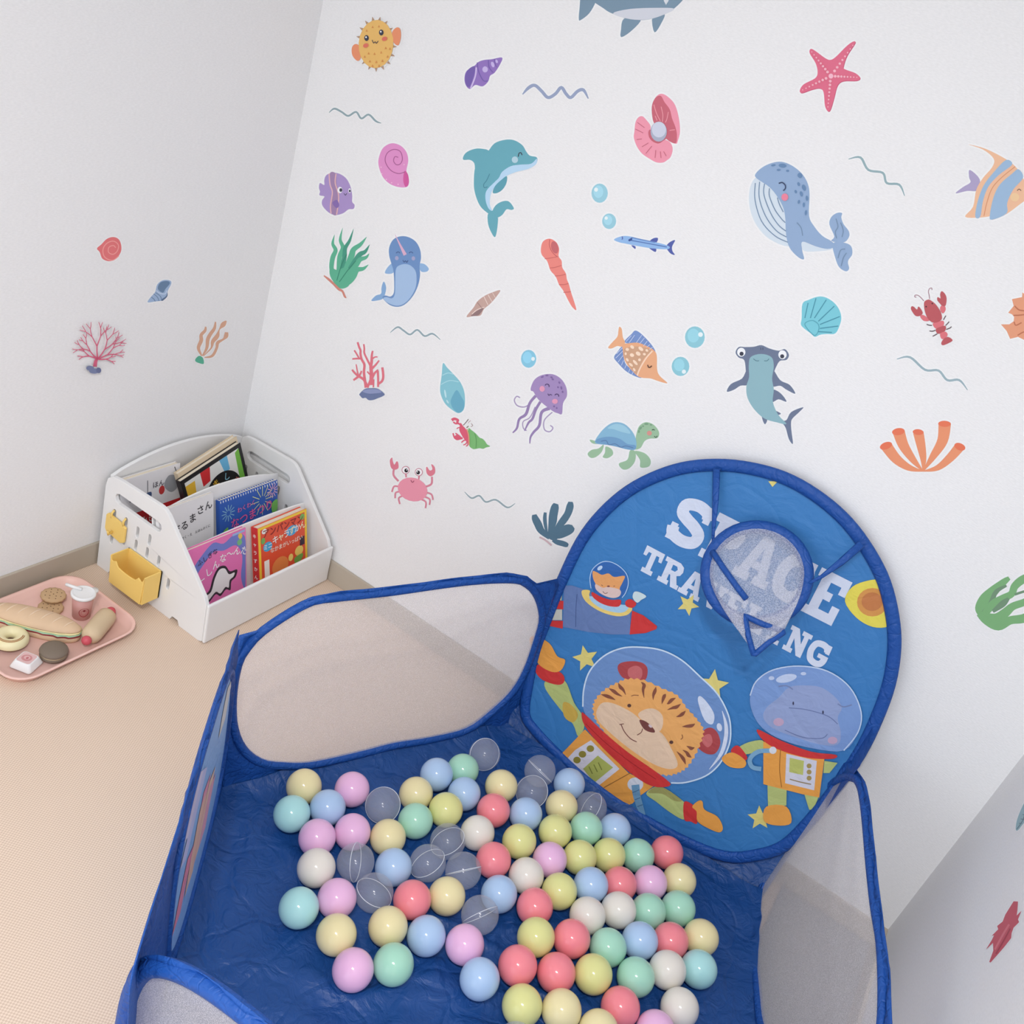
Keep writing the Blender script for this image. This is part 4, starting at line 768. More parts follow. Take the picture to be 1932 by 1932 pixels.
# slab letters in unit boxes (y up); each a list of (polygon, is_hole)
def H_(*r): return [(x0, y0, x1, y1) for x0, y0, x1, y1 in r]
def rect(x0, y0, x1, y1): return [(x0, y0), (x1, y0), (x1, y1), (x0, y1)]
LET = {
 'T': [([(.05, 1), (.95, 1), (.95, .62), (.8, .62), (.76, .8), (.62, .8), (.62, .18), (.76, .18), (.76, 0), (.24, 0), (.24, .18), (.38, .18), (.38, .8), (.24, .8), (.2, .62), (.05, .62)], 0)],
 'E': [([(0, 1), (.95, 1), (.95, .64), (.74, .64), (.74, .8), (.42, .8), (.42, .6), (.62, .6), (.62, .42), (.42, .42), (.42, .2), (.74, .2), (.74, .38), (.97, .38), (.97, 0), (0, 0), (0, .18), (.14, .18), (.14, .82), (0, .82)], 0)],
 'R': [([(0, 1), (.7, 1), (.9, .9), (.95, .72), (.88, .55), (.74, .48), (.9, .18), (1, .18), (1, 0), (.66, 0), (.46, .42), (.4, .42), (.4, .18), (.5, .18), (.5, 0), (0, 0), (0, .18), (.13, .18), (.13, .82), (0, .82)], 0), ([(.4, .82), (.6, .82), (.68, .72), (.6, .6), (.4, .6)], 1)],
 'P': [([(0, 1), (.72, 1), (.92, .9), (.97, .7), (.9, .5), (.72, .4), (.42, .4), (.42, .18), (.56, .18), (.56, 0), (0, 0), (0, .18), (.13, .18), (.13, .82), (0, .82)], 0), ([(.42, .82), (.62, .82), (.7, .7), (.62, .58), (.42, .58)], 1)],
 'A': [([(.34, 1), (.68, 1), (.92, .18), (1.02, .18), (1.02, 0), (.58, 0), (.58, .18), (.66, .18), (.63, .3), (.38, .3), (.35, .18), (.44, .18), (.44, 0), (-.02, 0), (-.02, .18), (.08, .18)], 0), ([(.43, .46), (.58, .46), (.505, .76)], 1)],
 'V': [([(-.02, 1), (.44, 1), (.44, .82), (.36, .82), (.52, .32), (.66, .82), (.58, .82), (.58, 1), (1.02, 1), (1.02, .82), (.92, .82), (.64, 0), (.38, 0), (.08, .82), (-.02, .82)], 0)],
 'L': [([(0, 1), (.56, 1), (.56, .82), (.42, .82), (.42, .2), (.7, .2), (.7, .42), (.95, .42), (.95, 0), (0, 0), (0, .18), (.14, .18), (.14, .82), (0, .82)], 0)],
 'I': [([(.2, 1), (.8, 1), (.8, .82), (.65, .82), (.65, .18), (.8, .18), (.8, 0), (.2, 0), (.2, .18), (.35, .18), (.35, .82), (.2, .82)], 0)],
 'N': [([(-.02, 1), (.36, 1), (.68, .48), (.68, .82), (.56, .82), (.56, 1), (1.02, 1), (1.02, .82), (.9, .82), (.9, 0), (.66, 0), (.3, .58), (.3, .18), (.42, .18), (.42, 0), (-.02, 0), (-.02, .18), (.1, .18), (.1, .82), (-.02, .82)], 0)],
 'S': 'stroke', 'C': 'stroke', 'G': 'stroke'}
def letter(ch, frame, bl, ux, up):
    ox, oy, s = F_[frame]
    mp = lambda x, y: (bl[0] + ux[0]*x + up[0]*y, bl[1] + ux[1]*x + up[1]*y)
    if LET[ch] == 'stroke':
        wd = .25 * math.hypot(*up)
        P = {'S': [(.88, .72), (.8, .84), (.5, .9), (.18, .82), (.16, .64), (.35, .55), (.62, .47), (.84, .35), (.8, .17), (.5, .1), (.18, .16), (.1, .3)],
             'C': [(.84, .7), (.74, .85), (.5, .89), (.24, .8), (.14, .5), (.24, .2), (.5, .11), (.76, .16), (.88, .32)],
             'G': [(.84, .7), (.74, .85), (.5, .89), (.24, .8), (.14, .5), (.24, .2), (.5, .11), (.72, .16), (.82, .3), (.82, .42)]}[ch]
        bprint(frame, [('l', WHT, wd, [mp(*p) for p in P])])
        if ch == 'G': bprint(frame, [('q', WHT, [mp(*p) for p in rect(.5, .36, .98, .53)])])
        if ch in 'SCG': bprint(frame, [('q', WHT, [mp(*p) for p in rect(.76, .62, .96, .98)])])
        if ch == 'S': bprint(frame, [('q', WHT, [mp(*p) for p in rect(.02, .02, .22, .38)])])
    else:
        for pg, hole in LET[ch]: bprint(frame, [('q', PB_ if hole else WHT, [mp(*p) for p in pg])])
for i, ch in enumerate('SPACE'): letter(ch, 'PA', (712+168*i, 425+90*i), (158, 80), (108, -212))
for i, ch in enumerate('TRAVELING'): letter(ch, 'PA', (575+103*i, 578+56.5*i), (98, 52), (52, -116))
flush('lettering')
for x, y, r, rot in ((833, 757, 56, 30),): bprint('PA', [('q', YEL, star(x, y, r, rot))]); flush('star_print')
for q_ in (('q', YEL, star(328, 160, 66, -12)), ('q', YEL, star(1185, 945, 62, -2))): bprint('PB', [q_]); flush('star_print')
for q_ in ([(560, 172), (600, 160), (605, 185)], [(1228, 150), (1275, 150), (1248, 178)]): bprint('PA', [('q', YEL, q_)]); flush('star_print')
bprint('PA', [('p', (230, 216, 90), [(1605, 740), (1640, 670), (1720, 638), (1780, 640), (1820, 700), (1822, 800), (1818, 862), (1740, 866), (1660, 820)]), ('e', (214, 150, 80), 1740, 745, 76, 70), ('e', (196, 124, 74), 1738, 742, 52, 46)])
flush('planet_print')
# rocket with cat
bprint('PC', [('q', RED, [(290, 330), (335, 330), (330, 430), (265, 430)]), ('q', (210, 206, 160), [(260, 440), (315, 440), (300, 610), (235, 600)]), ('q', RED, [(200, 615), (330, 615), (325, 735), (165, 720)]), ('q', (222, 170, 90), [(150, 735), (240, 735), (180, 885), (90, 885)]), ('q', (200, 200, 190), [(190, 735), (310, 735), (310, 885), (150, 885)]), ('q', RED, [(70, 890), (325, 895), (318, 1005), (50, 950)]),
    ('q', (104, 128, 178), [(335, 400), (450, 400), (600, 450), (800, 560), (1270, 740), (1260, 1085), (1000, 1085), (680, 1050), (320, 980)]), ('q', RED, [(1290, 750), (1450, 820), (1640, 970), (1630, 1010), (1480, 1065), (1255, 1085)]),
    ('l', (70, 90, 140), 10, [(520, 520), (505, 700), (500, 980)]), ('p', (236, 208, 120), [(590, 470), (700, 470), (700, 560), (900, 700), (1270, 700), (1240, 800), (1080, 830), (860, 770), (680, 660), (600, 560)]), ('p', (170, 206, 232), [(690, 560), (760, 560), (1000, 650), (1230, 680), (1200, 760), (1080, 780), (880, 730), (740, 640)]),
    ('p', (52, 104, 176), [(700, 300), (740, 160), (860, 75), (980, 70), (1110, 130), (1210, 240), (1235, 380), (1180, 540), (1000, 580), (780, 520)]), ('l', (176, 206, 240), 12, [(715, 440), (700, 300), (740, 170), (860, 75), (980, 68), (1110, 130), (1212, 240), (1238, 370), (1200, 500), (1150, 570)]), ('e', (190, 214, 240), 840, 155, 42, 26, -40),
    ('p', RED, [(730, 490), (860, 560), (1000, 600), (1130, 600), (1110, 690), (980, 690), (840, 640), (740, 560)]),
    ('p', (232, 164, 104), [(740, 200), (800, 215), (870, 250), (960, 230), (1040, 280), (1185, 265), (1160, 350), (1120, 430), (1100, 520), (950, 530), (800, 470), (780, 380), (745, 300)]), ('p', (222, 196, 190), [(780, 380), (880, 430), (960, 420), (1120, 460), (1120, 540), (1030, 575), (900, 540), (790, 460)]),
    ('l', (110, 70, 60), 8, [(860, 390), (880, 405)]), ('l', (110, 70, 60), 8, [(1030, 410), (1050, 405)]), ('l', (110, 70, 60), 8, [(880, 480), (910, 510), (950, 500)]), ('e', (140, 80, 70), 960, 410, 20, 12),
    ('p', RED, [(1200, 620), (1270, 590), (1350, 650), (1300, 710), (1210, 690)]), ('p', (204, 222, 226), [(1300, 570), (1320, 490), (1390, 490), (1490, 550), (1420, 600), (1360, 640)])])
flush('rocket_print')
# big tiger astronaut
TB = (112, 148, 202)
bprint('TG', [('p', GRN, [(-40, 780), (-160, 640), (-320, 420), (-300, 330), (-130, 330), (-30, 560), (60, 700), (70, 820), (10, 900)]), ('p', RED, [(-420, 240), (-370, 170), (-160, 260), (-130, 350), (-200, 380), (-350, 330)]), ('p', ORG, [(-480, -80), (-420, -110), (-280, -40), (-200, 90), (-120, 130), (-160, 230), (-250, 250), (-380, 180), (-440, 60)]),
    ('p', (206, 172, 80), [(-140, 560), (-60, 580), (10, 680), (-40, 760), (-130, 700)])])
bprint('TG', [('q', ORG, [(80, 830), (520, 1270), (780, 1400), (640, 1500), (560, 1580), (500, 1600), (200, 1420), (-240, 1160), (-100, 1020)]), ('q', (220, 216, 226), [(140, 940), (430, 1230), (200, 1415), (-120, 1150), (-20, 1040)]), ('q', (176, 182, 96), [(210, 1095), (365, 1215), (175, 1370), (60, 1230)])]
    + [('e', (150, 138, 60), x, y, 38, 34) for x, y in ((135, 1025), (55, 1082), (0, 1140))] + [('l', (120, 126, 60), 10, [(x, y), (x+36, y+75)]) for x, y in ((120, 1205), (170, 1185), (215, 1165))]
    + [('l', (150, 100, 50), 8, [(270, 1420), (540, 1270)]), ('e', (214, 218, 228), 590, 1385, 80, 70), ('l', (110, 156, 190), [80, 76, 66, 50], [(590, 1390), (605, 1500), (640, 1620), (670, 1700)]), ('l', (70, 112, 150), 8, [(560, 1470), (630, 1440)]), ('l', (70, 112, 150), 8, [(585, 1540), (640, 1520)]), ('l', (70, 112, 150), 8, [(610, 1610), (665, 1590)]),
       ('p', GRN, [(700, 1480), (790, 1410), (900, 1430), (1080, 1560), (1110, 1620), (1090, 1740), (960, 1680), (800, 1560)]), ('p', (160, 158, 96), [(720, 1470), (800, 1410), (900, 1432), (1060, 1545), (980, 1550), (860, 1480)]), ('p', RED, [(1080, 1570), (1140, 1570), (1210, 1640), (1215, 1780), (1150, 1760), (1085, 1740)]), ('p', ORG, [(1165, 1610), (1230, 1550), (1270, 1560), (1290, 1640), (1420, 1710), (1475, 1820), (1440, 1870), (1330, 1830), (1220, 1760), (1210, 1660)])])
flush('tiger_print'); bprint('PB', [('q', YEL, star(955, 292, 82, 8))]); flush('star_print')
hel = [(60, 600), (70, 420), (130, 240), (270, 90), (450, 10), (640, -2), (860, 30), (1060, 130), (1250, 300), (1420, 470), (1530, 680), (1555, 860), (1530, 1010), (1440, 1180), (1300, 1300), (1100, 1365), (950, 1370), (700, 1240), (400, 1000), (150, 780)]
bprint('TG', [('p', TB, hel), ('l', (206, 226, 246), 15, hel[:17])])
hb_ = [(170, 640), (190, 540), (280, 440), (400, 370), (520, 325), (680, 340), (860, 420), (1010, 490), (1100, 610), (1200, 720), (1270, 830), (1250, 940), (1190, 1080), (1110, 1200), (1020, 1260), (900, 1285), (760, 1240), (600, 1130), (430, 1010), (290, 860), (200, 740)]
fur = []
for i, p in enumerate(cat_closed(hb_, 5)):
    dx, dy = p[0]-700, p[1]-800; l = math.hypot(dx, dy); q = 1 + (.035 if i % 2 else -.0)
    fur.append((700+dx*q, 800+dy*q))
DKB = (140, 84, 66)
bprint('TG', [('p', (176, 74, 78), [(470, 310), (415, 230), (430, 165), (540, 140), (660, 155), (715, 220), (690, 330), (580, 330)]), ('p', (204, 110, 112), [(530, 300), (520, 220), (600, 185), (660, 230), (640, 320)]), ('p', (176, 74, 78), [(1230, 960), (1270, 850), (1350, 810), (1420, 860), (1450, 970), (1400, 1070), (1310, 1075), (1220, 1010)]), ('p', (204, 110, 112), [(1265, 950), (1290, 890), (1350, 880), (1370, 960), (1320, 1010)]),
    ('q', (240, 176, 106), fur), ('p', (234, 204, 176), [(200, 640), (260, 560), (380, 570), (560, 660), (700, 780), (860, 870), (960, 1030), (1020, 1180), (960, 1230), (820, 1200), (640, 1100), (450, 960), (290, 820), (210, 730)]), ('p', (234, 204, 176), [(620, 690), (680, 630), (780, 620), (860, 680), (870, 780), (830, 850), (740, 800)]),
    ('p', (122, 70, 66), [(632, 735), (700, 750), (775, 820), (785, 860), (720, 850), (670, 815)]), ('e', (220, 200, 205), 742, 795, 22, 12, 40), ('l', (122, 70, 66), 9, [(445, 775), (480, 850), (540, 920), (605, 955)]), ('l', (122, 70, 66), 8, [(665, 820), (650, 860), (610, 885)]), ('l', (122, 70, 66), 8, [(430, 780), (475, 772)]),
    ('e', (96, 64, 58), 530, 588, 20, 18), ('e', (96, 64, 58), 955, 958, 20, 18), ('l', (150, 96, 66), 8, [(550, 492), (580, 482), (625, 485)]), ('l', (150, 96, 66), 8, [(1050, 930), (1070, 910), (1062, 880)])]
    + [('l', DKB, [4, 34, 26, 3], p) for p in ([(245, 475), (300, 490), (350, 510), (390, 530)], [(325, 415), (370, 440), (410, 470), (460, 495)], [(420, 360), (440, 400), (470, 430), (495, 480)], [(650, 350), (680, 380), (670, 430), (680, 510)], [(800, 400), (790, 440), (775, 480), (772, 530)], [(900, 470), (885, 490), (870, 530), (860, 570)], [(1000, 510), (960, 530), (930, 560), (910, 570)], [(1050, 570), (1010, 600), (970, 610), (915, 630)], [(1100, 640), (1070, 670), (1040, 690), (1005, 700)], [(1195, 770), (1160, 790), (1110, 795), (1065, 800)], [(1190, 1010), (1160, 1020), (1140, 1010), (1110, 995)], [(1160, 1110), (1130, 1090), (1110, 1060), (1070, 1035)], [(1100, 1180), (1080, 1130), (1050, 1090), (1010, 1050)])]
    + [('p', (214, 224, 244), [(1225, 540), (1250, 490), (1330, 570), (1390, 680), (1370, 775), (1290, 730)]), ('e', (214, 224, 244), 1442, 805, 26, 42, -15), ('l', (214, 224, 244), [6, 34, 40, 34, 5], [(1470, 640), (1508, 780), (1505, 920), (1455, 1080), (1340, 1230)]),
       ('p', RED, [(50, 660), (100, 690), (280, 860), (520, 1060), (780, 1240), (950, 1385), (760, 1400), (520, 1250), (250, 1000), (80, 790)]), ('l', (170, 40, 44), 8, [(90, 770), (300, 970), (560, 1170), (800, 1330)])])
flush('tiger_head_print')
# grey hippo astronaut
HP = (150, 166, 208)
hel2 = [(1140, 340), (1170, 270), (1250, 215), (1380, 195), (1520, 220), (1630, 300), (1685, 420), (1670, 520), (1600, 610), (1450, 600), (1300, 560), (1200, 500), (1150, 420)]
bprint('PB', [('p', (126, 158, 212), hel2), ('l', (196, 214, 240), 6, hel2[:9]),
    ('p', HP, [(1205, 450), (1220, 400), (1280, 350), (1330, 300), (1400, 290), (1490, 300), (1560, 350), (1590, 400), (1570, 450), (1585, 520), (1570, 580), (1480, 580), (1350, 540), (1250, 500)]), ('l', (106, 122, 168), 4, [(1330, 400), (1420, 410), (1520, 440), (1570, 480)]), ('l', (106, 122, 168), 4, [(1310, 510), (1400, 545), (1490, 550), (1520, 530)]), ('e', (60, 62, 90), 1352, 378, 4, 9), ('e', (60, 62, 90), 1498, 422, 4, 9),
    ('e', (196, 168, 196), 1280, 470, 26, 20), ('e', (196, 168, 196), 1545, 560, 24, 18), ('l', (120, 136, 180), 6, [(1280, 295), (1320, 292), (1350, 310)]), ('l', (120, 136, 180), 6, [(1570, 380), (1600, 395), (1640, 385)]), ('e', (196, 210, 238), 1318, 255, 52, 20, -12), ('e', (196, 210, 238), 1245, 254, 14, 10), ('e', (196, 210, 238), 1402, 232, 14, 8),
    ('p', GRN, [(1200, 560), (1130, 570), (1080, 600), (1110, 630), (1210, 600)]), ('p', RED, [(1045, 610), (1080, 585), (1125, 640), (1110, 660), (1070, 640)]), ('p', ORG, [(1000, 650), (1040, 620), (1080, 630), (1120, 665), (1105, 695), (1040, 690)]),
    ('q', GRN, [(1225, 770), (1320, 790), (1318, 880), (1228, 885)]), ('p', ORG, [(1220, 885), (1318, 885), (1342, 965), (1270, 978), (1208, 955)]), ('q', GRN, [(1405, 820), (1480, 830), (1450, 900), (1430, 900)]),
    ('q', ORG, [(1205, 565), (1505, 650), (1480, 840), (1400, 825), (1205, 775)]), ('q', GRN, [(1505, 660), (1570, 670), (1530, 720), (1500, 720)]), ('p', RED, [(1175, 505), (1290, 560), (1440, 615), (1560, 630), (1545, 650), (1420, 645), (1280, 605), (1205, 560)]),
    ('q', (214, 214, 228), [(1318, 625), (1468, 660), (1455, 805), (1312, 770)]), ('q', (190, 196, 110), [(1335, 645), (1405, 660), (1400, 730), (1332, 715)]), ('e', (170, 150, 90), 1430, 685, 12, 12), ('e', (170, 150, 90), 1430, 715, 12, 12), ('e', (170, 150, 90), 1430, 745, 12, 12), ('l', (150, 130, 90), 5, [(1335, 750), (1390, 765), (1440, 775)]),
    ('l', (126, 172, 206), 22, [(1250, 610), (1180, 615), (1140, 650), (1150, 690), (1195, 700)]), ('e', (220, 224, 232), 1252, 608, 18, 18), ('l', (170, 110, 50), 4, [(1290, 600), (1285, 700), (1295, 790)])])
flush('hippo_print')

# basketball hoop with net
hc = hit(1427, 1083, (0, -.112, 0), (0, 1, 0)); HR_ = .090
ax = e_.normalized(); vx = Vector((0, -math.cos(math.radians(55)), -math.sin(math.radians(55))))
circ = [hc + ax*(HR_*math.cos(2*PI*i/40)) + vx*(HR_*math.sin(2*PI*i/40)) for i in range(40)]
hoop = MB().tube(circ, .0122, 10, True).build('hoop', BLUE, PIT); hoop['label'] = 'small blue basketball hoop with white net'
def tri_loop(pts, n):
    return resamp([(p[0], p[1]) for p in pts], n)
hem_px = [(1405, 1162), (1440, 1178), (1480, 1192), (1450, 1212), (1422, 1236), (1412, 1200)]
hem3 = [hit(x, y, (0, yy, 0), (0, 1, 0)) for (x, y), yy in zip(hem_px, (-.185, -.18, -.165, -.195, -.215, -.21))]
def match(n=40):
    P = hem3 + [hem3[0]]; L = [0]
    for a, b in zip(P, P[1:]): L.append(L[-1] + (b-a).length)
    out = []
    for i in range(n):
        d = L[-1]*i/n; j = 0
        while L[j+1] < d: j += 1
        out.append(P[j].lerp(P[j+1], (d-L[j])/((L[j+1]-L[j]) or 1)))
    return out
hl = match()
mid = Vector((0, 0, 0))
best = min(((sum((circ[(i+o) % 40]-hl[(i*d) % 40]).length for i in range(40)), o, d) for o in range(40) for d in (1, -1)))
hn = ax.cross(vx); hn = hn if hn.z > 0 else -hn
cl = [hc + (circ[(i+best[1]) % 40]-hc)*.93 + hn*.013 for i in range(40)]; hl2 = [hl[(i*best[2]) % 40] for i in range(40)]
rows = []
for t in [k/10 for k in range(11)]:
    rg = []
    for i, (a, b) in enumerate(zip(cl, hl2)):
        q = a.lerp(b, t); cc = hc.lerp(sum(hl, Vector())/40, t)
        q = q + (cc - q)*(-.08*math.sin(PI*t)) + hn*(.012*math.sin(PI*t))
        rg.append(q)
    rows.append(rg)
MB().loops(rows).build('hoop_net', NETH, hoop)
MB().tube(hl2, .0054, 8, True).build('net_hem', BLUE, hoop)
sm = [hit(x, y, (0, yy, 0), (0, 1, 0)) for x, y, yy in ((1344, 1040, -.135), (1365, 1072, -.155), (1388, 1104, -.17), (1408, 1130, -.18))]
MB().tube(sm, .0058, 8).build('net_seam', BLUE, hoop)
def strap(px, ys):
    pts = [hit(x, y, (0, yy, 0), (0, 1, 0)) for (x, y), yy in zip(px, ys)]
    MB().tube(pts, [.0075, .0065, .0035, .0025], 8, flat=.35, flatn=(0, 1, 0)).build('strap', BLUE, hoop)
strap([(1352, 884), (1350, 945), (1346, 1000), (1345, 1030)], (-.045, -.06, -.08, -.09))
strap([(1626, 1026), (1585, 1062), (1550, 1088), (1520, 1104)], (-.055, -.07, -.09, -.105))

# ---------------------------------------------------------------- balls
R_B = .034
BC = {'pale yellow': (238, 225, 174), 'lime yellow': (226, 225, 152), 'mint green': (170, 222, 198), 'aqua': (174, 224, 224), 'sky blue': (176, 204, 238), 'lilac pink': (238, 188, 226), 'coral pink': (247, 140, 150), 'white': (232, 226, 216)}
def ballmat(n):
    return mat('ball_' + n.replace(' ', '_'), BC[n], .12, .5)
def clearmat():
    M = bpy.data.materials.new('clear_ball_plastic'); M.use_nodes = True; nt = M.node_tree; L = nt.links.new; b = nt.nodes['Principled BSDF']
    b.inputs['Base Color'].default_value = rgb((222, 226, 236)); b.inputs['Roughness'].default_value = .12
    b.inputs['Specular IOR Level'].default_value = .8
    lw = nd(nt, 'ShaderNodeLayerWeight'); lw.inputs['Blend'].default_value = .5
    pw = nd(nt, 'ShaderNodeMath', operation='POWER'); pw.inputs[1].default_value = 2.6; L(lw.outputs['Facing'], pw.inputs[0])
    mr = nd(nt, 'ShaderNodeMapRange'); mr.inputs['To Min'].default_value = .17; mr.inputs['To Max'].default_value = .5
    L(pw.outputs[0], mr.inputs['Value']); L(mr.outputs[0], b.inputs['Alpha'])
    return M
CLR = clearmat(); SEAM = mat('clear_ball_seam', (225, 230, 240), .3)
s5 = [(480, 1380, x, y, c) for x, y, c in ((370, 415, 'y'), (262, 578, 'a'), (565, 572, 'b'), (740, 447, 'p'), (885, 600, 'x'), (1165, 432, 'y'), (1290, 330, 'b'), (1460, 265, 'm'), (1588, 178, 'x'), (1457, 452, 'b'), (1117, 600, 'm'), (1335, 600, 'l'), (480, 772, 'p'), (712, 728, 'p'), (940, 788, 'y'), (1045, 885, 'b'), (1370, 810, 'x'), (1230, 915, 'x'), (745, 945, 'x'), (505, 988, 'w'), (1440, 985, 'x'), (687, 1155, 'p'), (918, 1100, 'x'), (1150, 1108, 'c'), (1350, 1145, 'y'), (1500, 1205, 'x'), (378, 1232, 'a'), (600, 1358, 'y'), (945, 1320, 'y'), (1190, 1355, 'b'), (690, 1643, 'p'), (958, 1635, 'm'), (1515, 1425, 'p'), (1552, 1655, 'b'))]
s6 = [(850, 1420, x, y, c) for x, y, c in ((370, 320, 'y'), (625, 180, 'x'), (570, 315, 'x'), (875, 270, 'b'), (340, 482, 'c'), (548, 465, 'b'), (805, 420, 'y'), (1010, 425, 'x'), (240, 622, 'w'), (492, 620, 'l'), (700, 615, 'l'), (945, 560, 'm'), (1157, 572, 'b'), (1455, 605, 'c'), (285, 812, 'c'), (495, 805, 'w'), (715, 805, 'p'), (908, 722, 'l'), (1118, 725, 'l'), (1360, 705, 'm'), (1345, 868, 'p'), (1552, 840, 'y'), (918, 895, 'b'), (1148, 905, 'c'), (335, 1018, 'b'), (558, 1000, 'c'), (772, 1000, 'l'), (955, 1115, 'w'), (1180, 1112, 'w'), (1368, 1068, 'm'), (1545, 1020, 'm'), (645, 1312, 'l'), (850, 1280, 'c'), (1075, 1318, 'm'), (1295, 1325, 'b'), (1490, 1265, 'c'), (1727, 1300, 'y'), (512, 1462, 'c'), (795, 1535, 'c'), (1010, 1510, 'l'), (1275, 1570, 'm'), (1465, 1515, 'w'), (1685, 1495, 'a'), (532, 1785, 'l'), (785, 1790, 'y'), (1025, 1880, 'y'), (1172, 1740, 'c'), (1545, 1735, 'w'), (1412, 1880, 'p'), (470, 2000, 'x'))]
CN = {'y': 'pale yellow', 'l': 'lime yellow', 'm': 'mint green', 'a': 'aqua', 'b': 'sky blue', 'p': 'lilac pink', 'c': 'coral pink', 'w': 'white', 'x': 'clear'}
balls = []
ZB = R_B + .007
for ox, oy, x, y, c in s5 + s6:
    px, py = ox + x*.26915, oy + y*.26915; balls.append([on_floor(px, py, ZB), CN[c], px, py])
def rest(p):
    z = 0
    for i in range(-9, 10):
        for j in range(-9, 10):
            dx, dy = i*R_B/10, j*R_B/10; d2 = dx*dx + dy*dy
            if d2 < R_B*R_B*.9: z = max(z, sheet_z(p.x+dx, p.y+dy) + math.sqrt(R_B*R_B - d2))
    return z + .0012
for b in balls:
    for it in range(2): b[0] = on_floor(b[2], b[3], rest(b[0]))
for it in range(80):
    for b in balls: b[0].y = min(b[0].y, -.172)
    for i in range(len(balls)):
        for j in range(i):
            d = balls[i][0]-balls[j][0]; d.z = 0; l = d.length
            if l < 2*R_B+.0004:
                q = d.normalized()*((2*R_B+.0004-l)/2); balls[i][0] = balls[i][0]+q; balls[j][0] = balls[j][0]-q
for b in balls: b[0].z = rest(b[0])
def sphere_mesh(name, r):
    me = bpy.data.meshes.new(name); bm = bmesh.new(); bmesh.ops.create_icosphere(bm, subdivisions=4, radius=r)
    for f in bm.faces: f.smooth = True
    bm.to_mesh(me); bm.free(); return me
def ringmesh(r):
    t = MB().tube([(r*math.cos(2*PI*i/40), r*math.sin(2*PI*i/40), 0) for i in range(40)], .0006, 5, True)
    me = bpy.data.meshes.new('seam'); me.from_pydata([tuple(v) for v in t.v], [], t.f); me.materials.append(SEAM); return me
RING = ringmesh(R_B+.0001)
meshes = {}
ORD = ['', 'second', 'third', 'fourth', 'fifth', 'sixth', 'seventh', 'eighth', 'ninth', 'tenth', 'eleventh', 'twelfth', 'thirteenth', 'fourteenth', 'fifteenth', 'sixteenth']
order = {}
for cn in set(b[1] for b in balls):
    for k, i in enumerate(sorted((i for i, b in enumerate(balls) if b[1] == cn), key=lambda i: balls[i][2])): order[i] = k
rnd = random.Random(11)
for i, (p, cn, px, py) in enumerate(balls):
    if cn not in meshes:
        meshes[cn] = sphere_mesh(cn.replace(' ', '_') + '_ball', R_B); meshes[cn].materials.append(CLR if cn == 'clear' else ballmat(cn))
    o = bpy.data.objects.new('plastic_ball', meshes[cn]); COL.objects.link(o); o.location = p
    o.rotation_euler = (rnd.uniform(0, 3), rnd.uniform(0, 3), rnd.uniform(0, 3))
    nb = sorted((b for j, b in enumerate(balls) if j != i), key=lambda b: (b[0]-p).length)[0]
    k = order[i]; pos_ = 'leftmost' if k == 0 else ORD[k] + ' from the left'
    kind = 'clear see-through' if cn == 'clear' else cn
    tag(o, f'{cn} plastic ball by a {nb[1]} ball, ' + (f'leftmost {cn} ball' if k == 0 else f'{ORD[k]} {cn} ball from the left'), 'ball', 'plastic balls in the ball pit')
    if cn == 'clear':
        s = bpy.data.objects.new('seam', RING); COL.objects.link(s); s.parent = o

# ---------------------------------------------------------------- bookcase
WPL = mat('white_plastic', (240, 239, 238), .38, .45, bump=.05, bscale=40)
YPL = mat('yellow_plastic', (250, 212, 120), .42, .4)
SHF = thing('book_rack', 'low white plastic book rack standing in the corner', 'book rack', (.19, -.22, 0))
prof = [(.012, 0), (.012, .225), (.017, .246), (.032, .258), (.055, .262), (.185, .268), (.2, .266), (.213, .258), (.352, .120), (.3605, .104), (.3655, .004), (.355, 0), (.292, 0), (.286, .012), (.268, .012), (.262, 0), (.085, 0), (.079, .012), (.058, .012), (.052, 0)]
def caps(cx, cz, w_, h_, n=5):
    r = min(w_, h_)/2; o = []
    if h_ >= w_: arcs = ((0, h_/2-r, 0), (0, -(h_/2-r), PI))
    else: arcs = ((w_/2-r, 0, -PI/2), (-(w_/2-r), 0, PI/2))
    for dx, dz, a0 in arcs:
        for i in range(n): a = a0 + PI*i/(n-1); o.append((cx+dx+r*math.cos(a), cz+dz+r*math.sin(a)))
    return o
slots = [caps(.122, .213, .152, .026)] + [caps(x, z, .009, .03) for x, z in ((.05, .165), (.089, .165), (.128, .163), (.167, .165), (.05, .10), (.089, .12), (.128, .127), (.165, .128), (.203, .128), (.128, .088), (.241, .088), (.203, .088))]
for y0 in (-.43, -.022):
    MB().plate(prof, slots, lambda u, v, d, y0=y0: Vector((u, y0 + d, v)), .010).build('side_panel', WPL, SHF, bevel=.0018)
def yz_plate(name, zb, ztop, xb, xt, t, n=16, mt=WPL, ya=-.42, yb=-.022, bev=.0015):
    mb = MB(); P = [(ya + (yb-ya)*i/n) for i in range(n+1)]
    bot = [Vector((xb, y, zb)) for y in P]; top = []
    for i, y in enumerate(P):
        z = ztop(i/n); f = (z-zb)/(ztop(.5)-zb); top.append(Vector((xb+(xt-xb)*f, y, z)))
    sh = Vector((t, 0, 0)); A = bot + top; k = n+1
    vs = A + [p+sh for p in A]; m2 = len(A); fs = []
    for i in range(n):
        fs += [(i, i+1, k+i+1, k+i), (m2+i, m2+k+i, m2+k+i+1, m2+i+1), (k+i, k+i+1, m2+k+i+1, m2+k+i), (i, m2+i, m2+i+1, i+1)]
    fs += [(0, k, m2+k, m2), (n, m2+n, m2+k+n, k+n)]
    return mb.add(vs, fs).build(name, mt, SHF, bevel=bev)
yz_plate('back_panel', .012, lambda s: .250 + .038*math.sin(PI*s)**.8, .012, .012, .009)
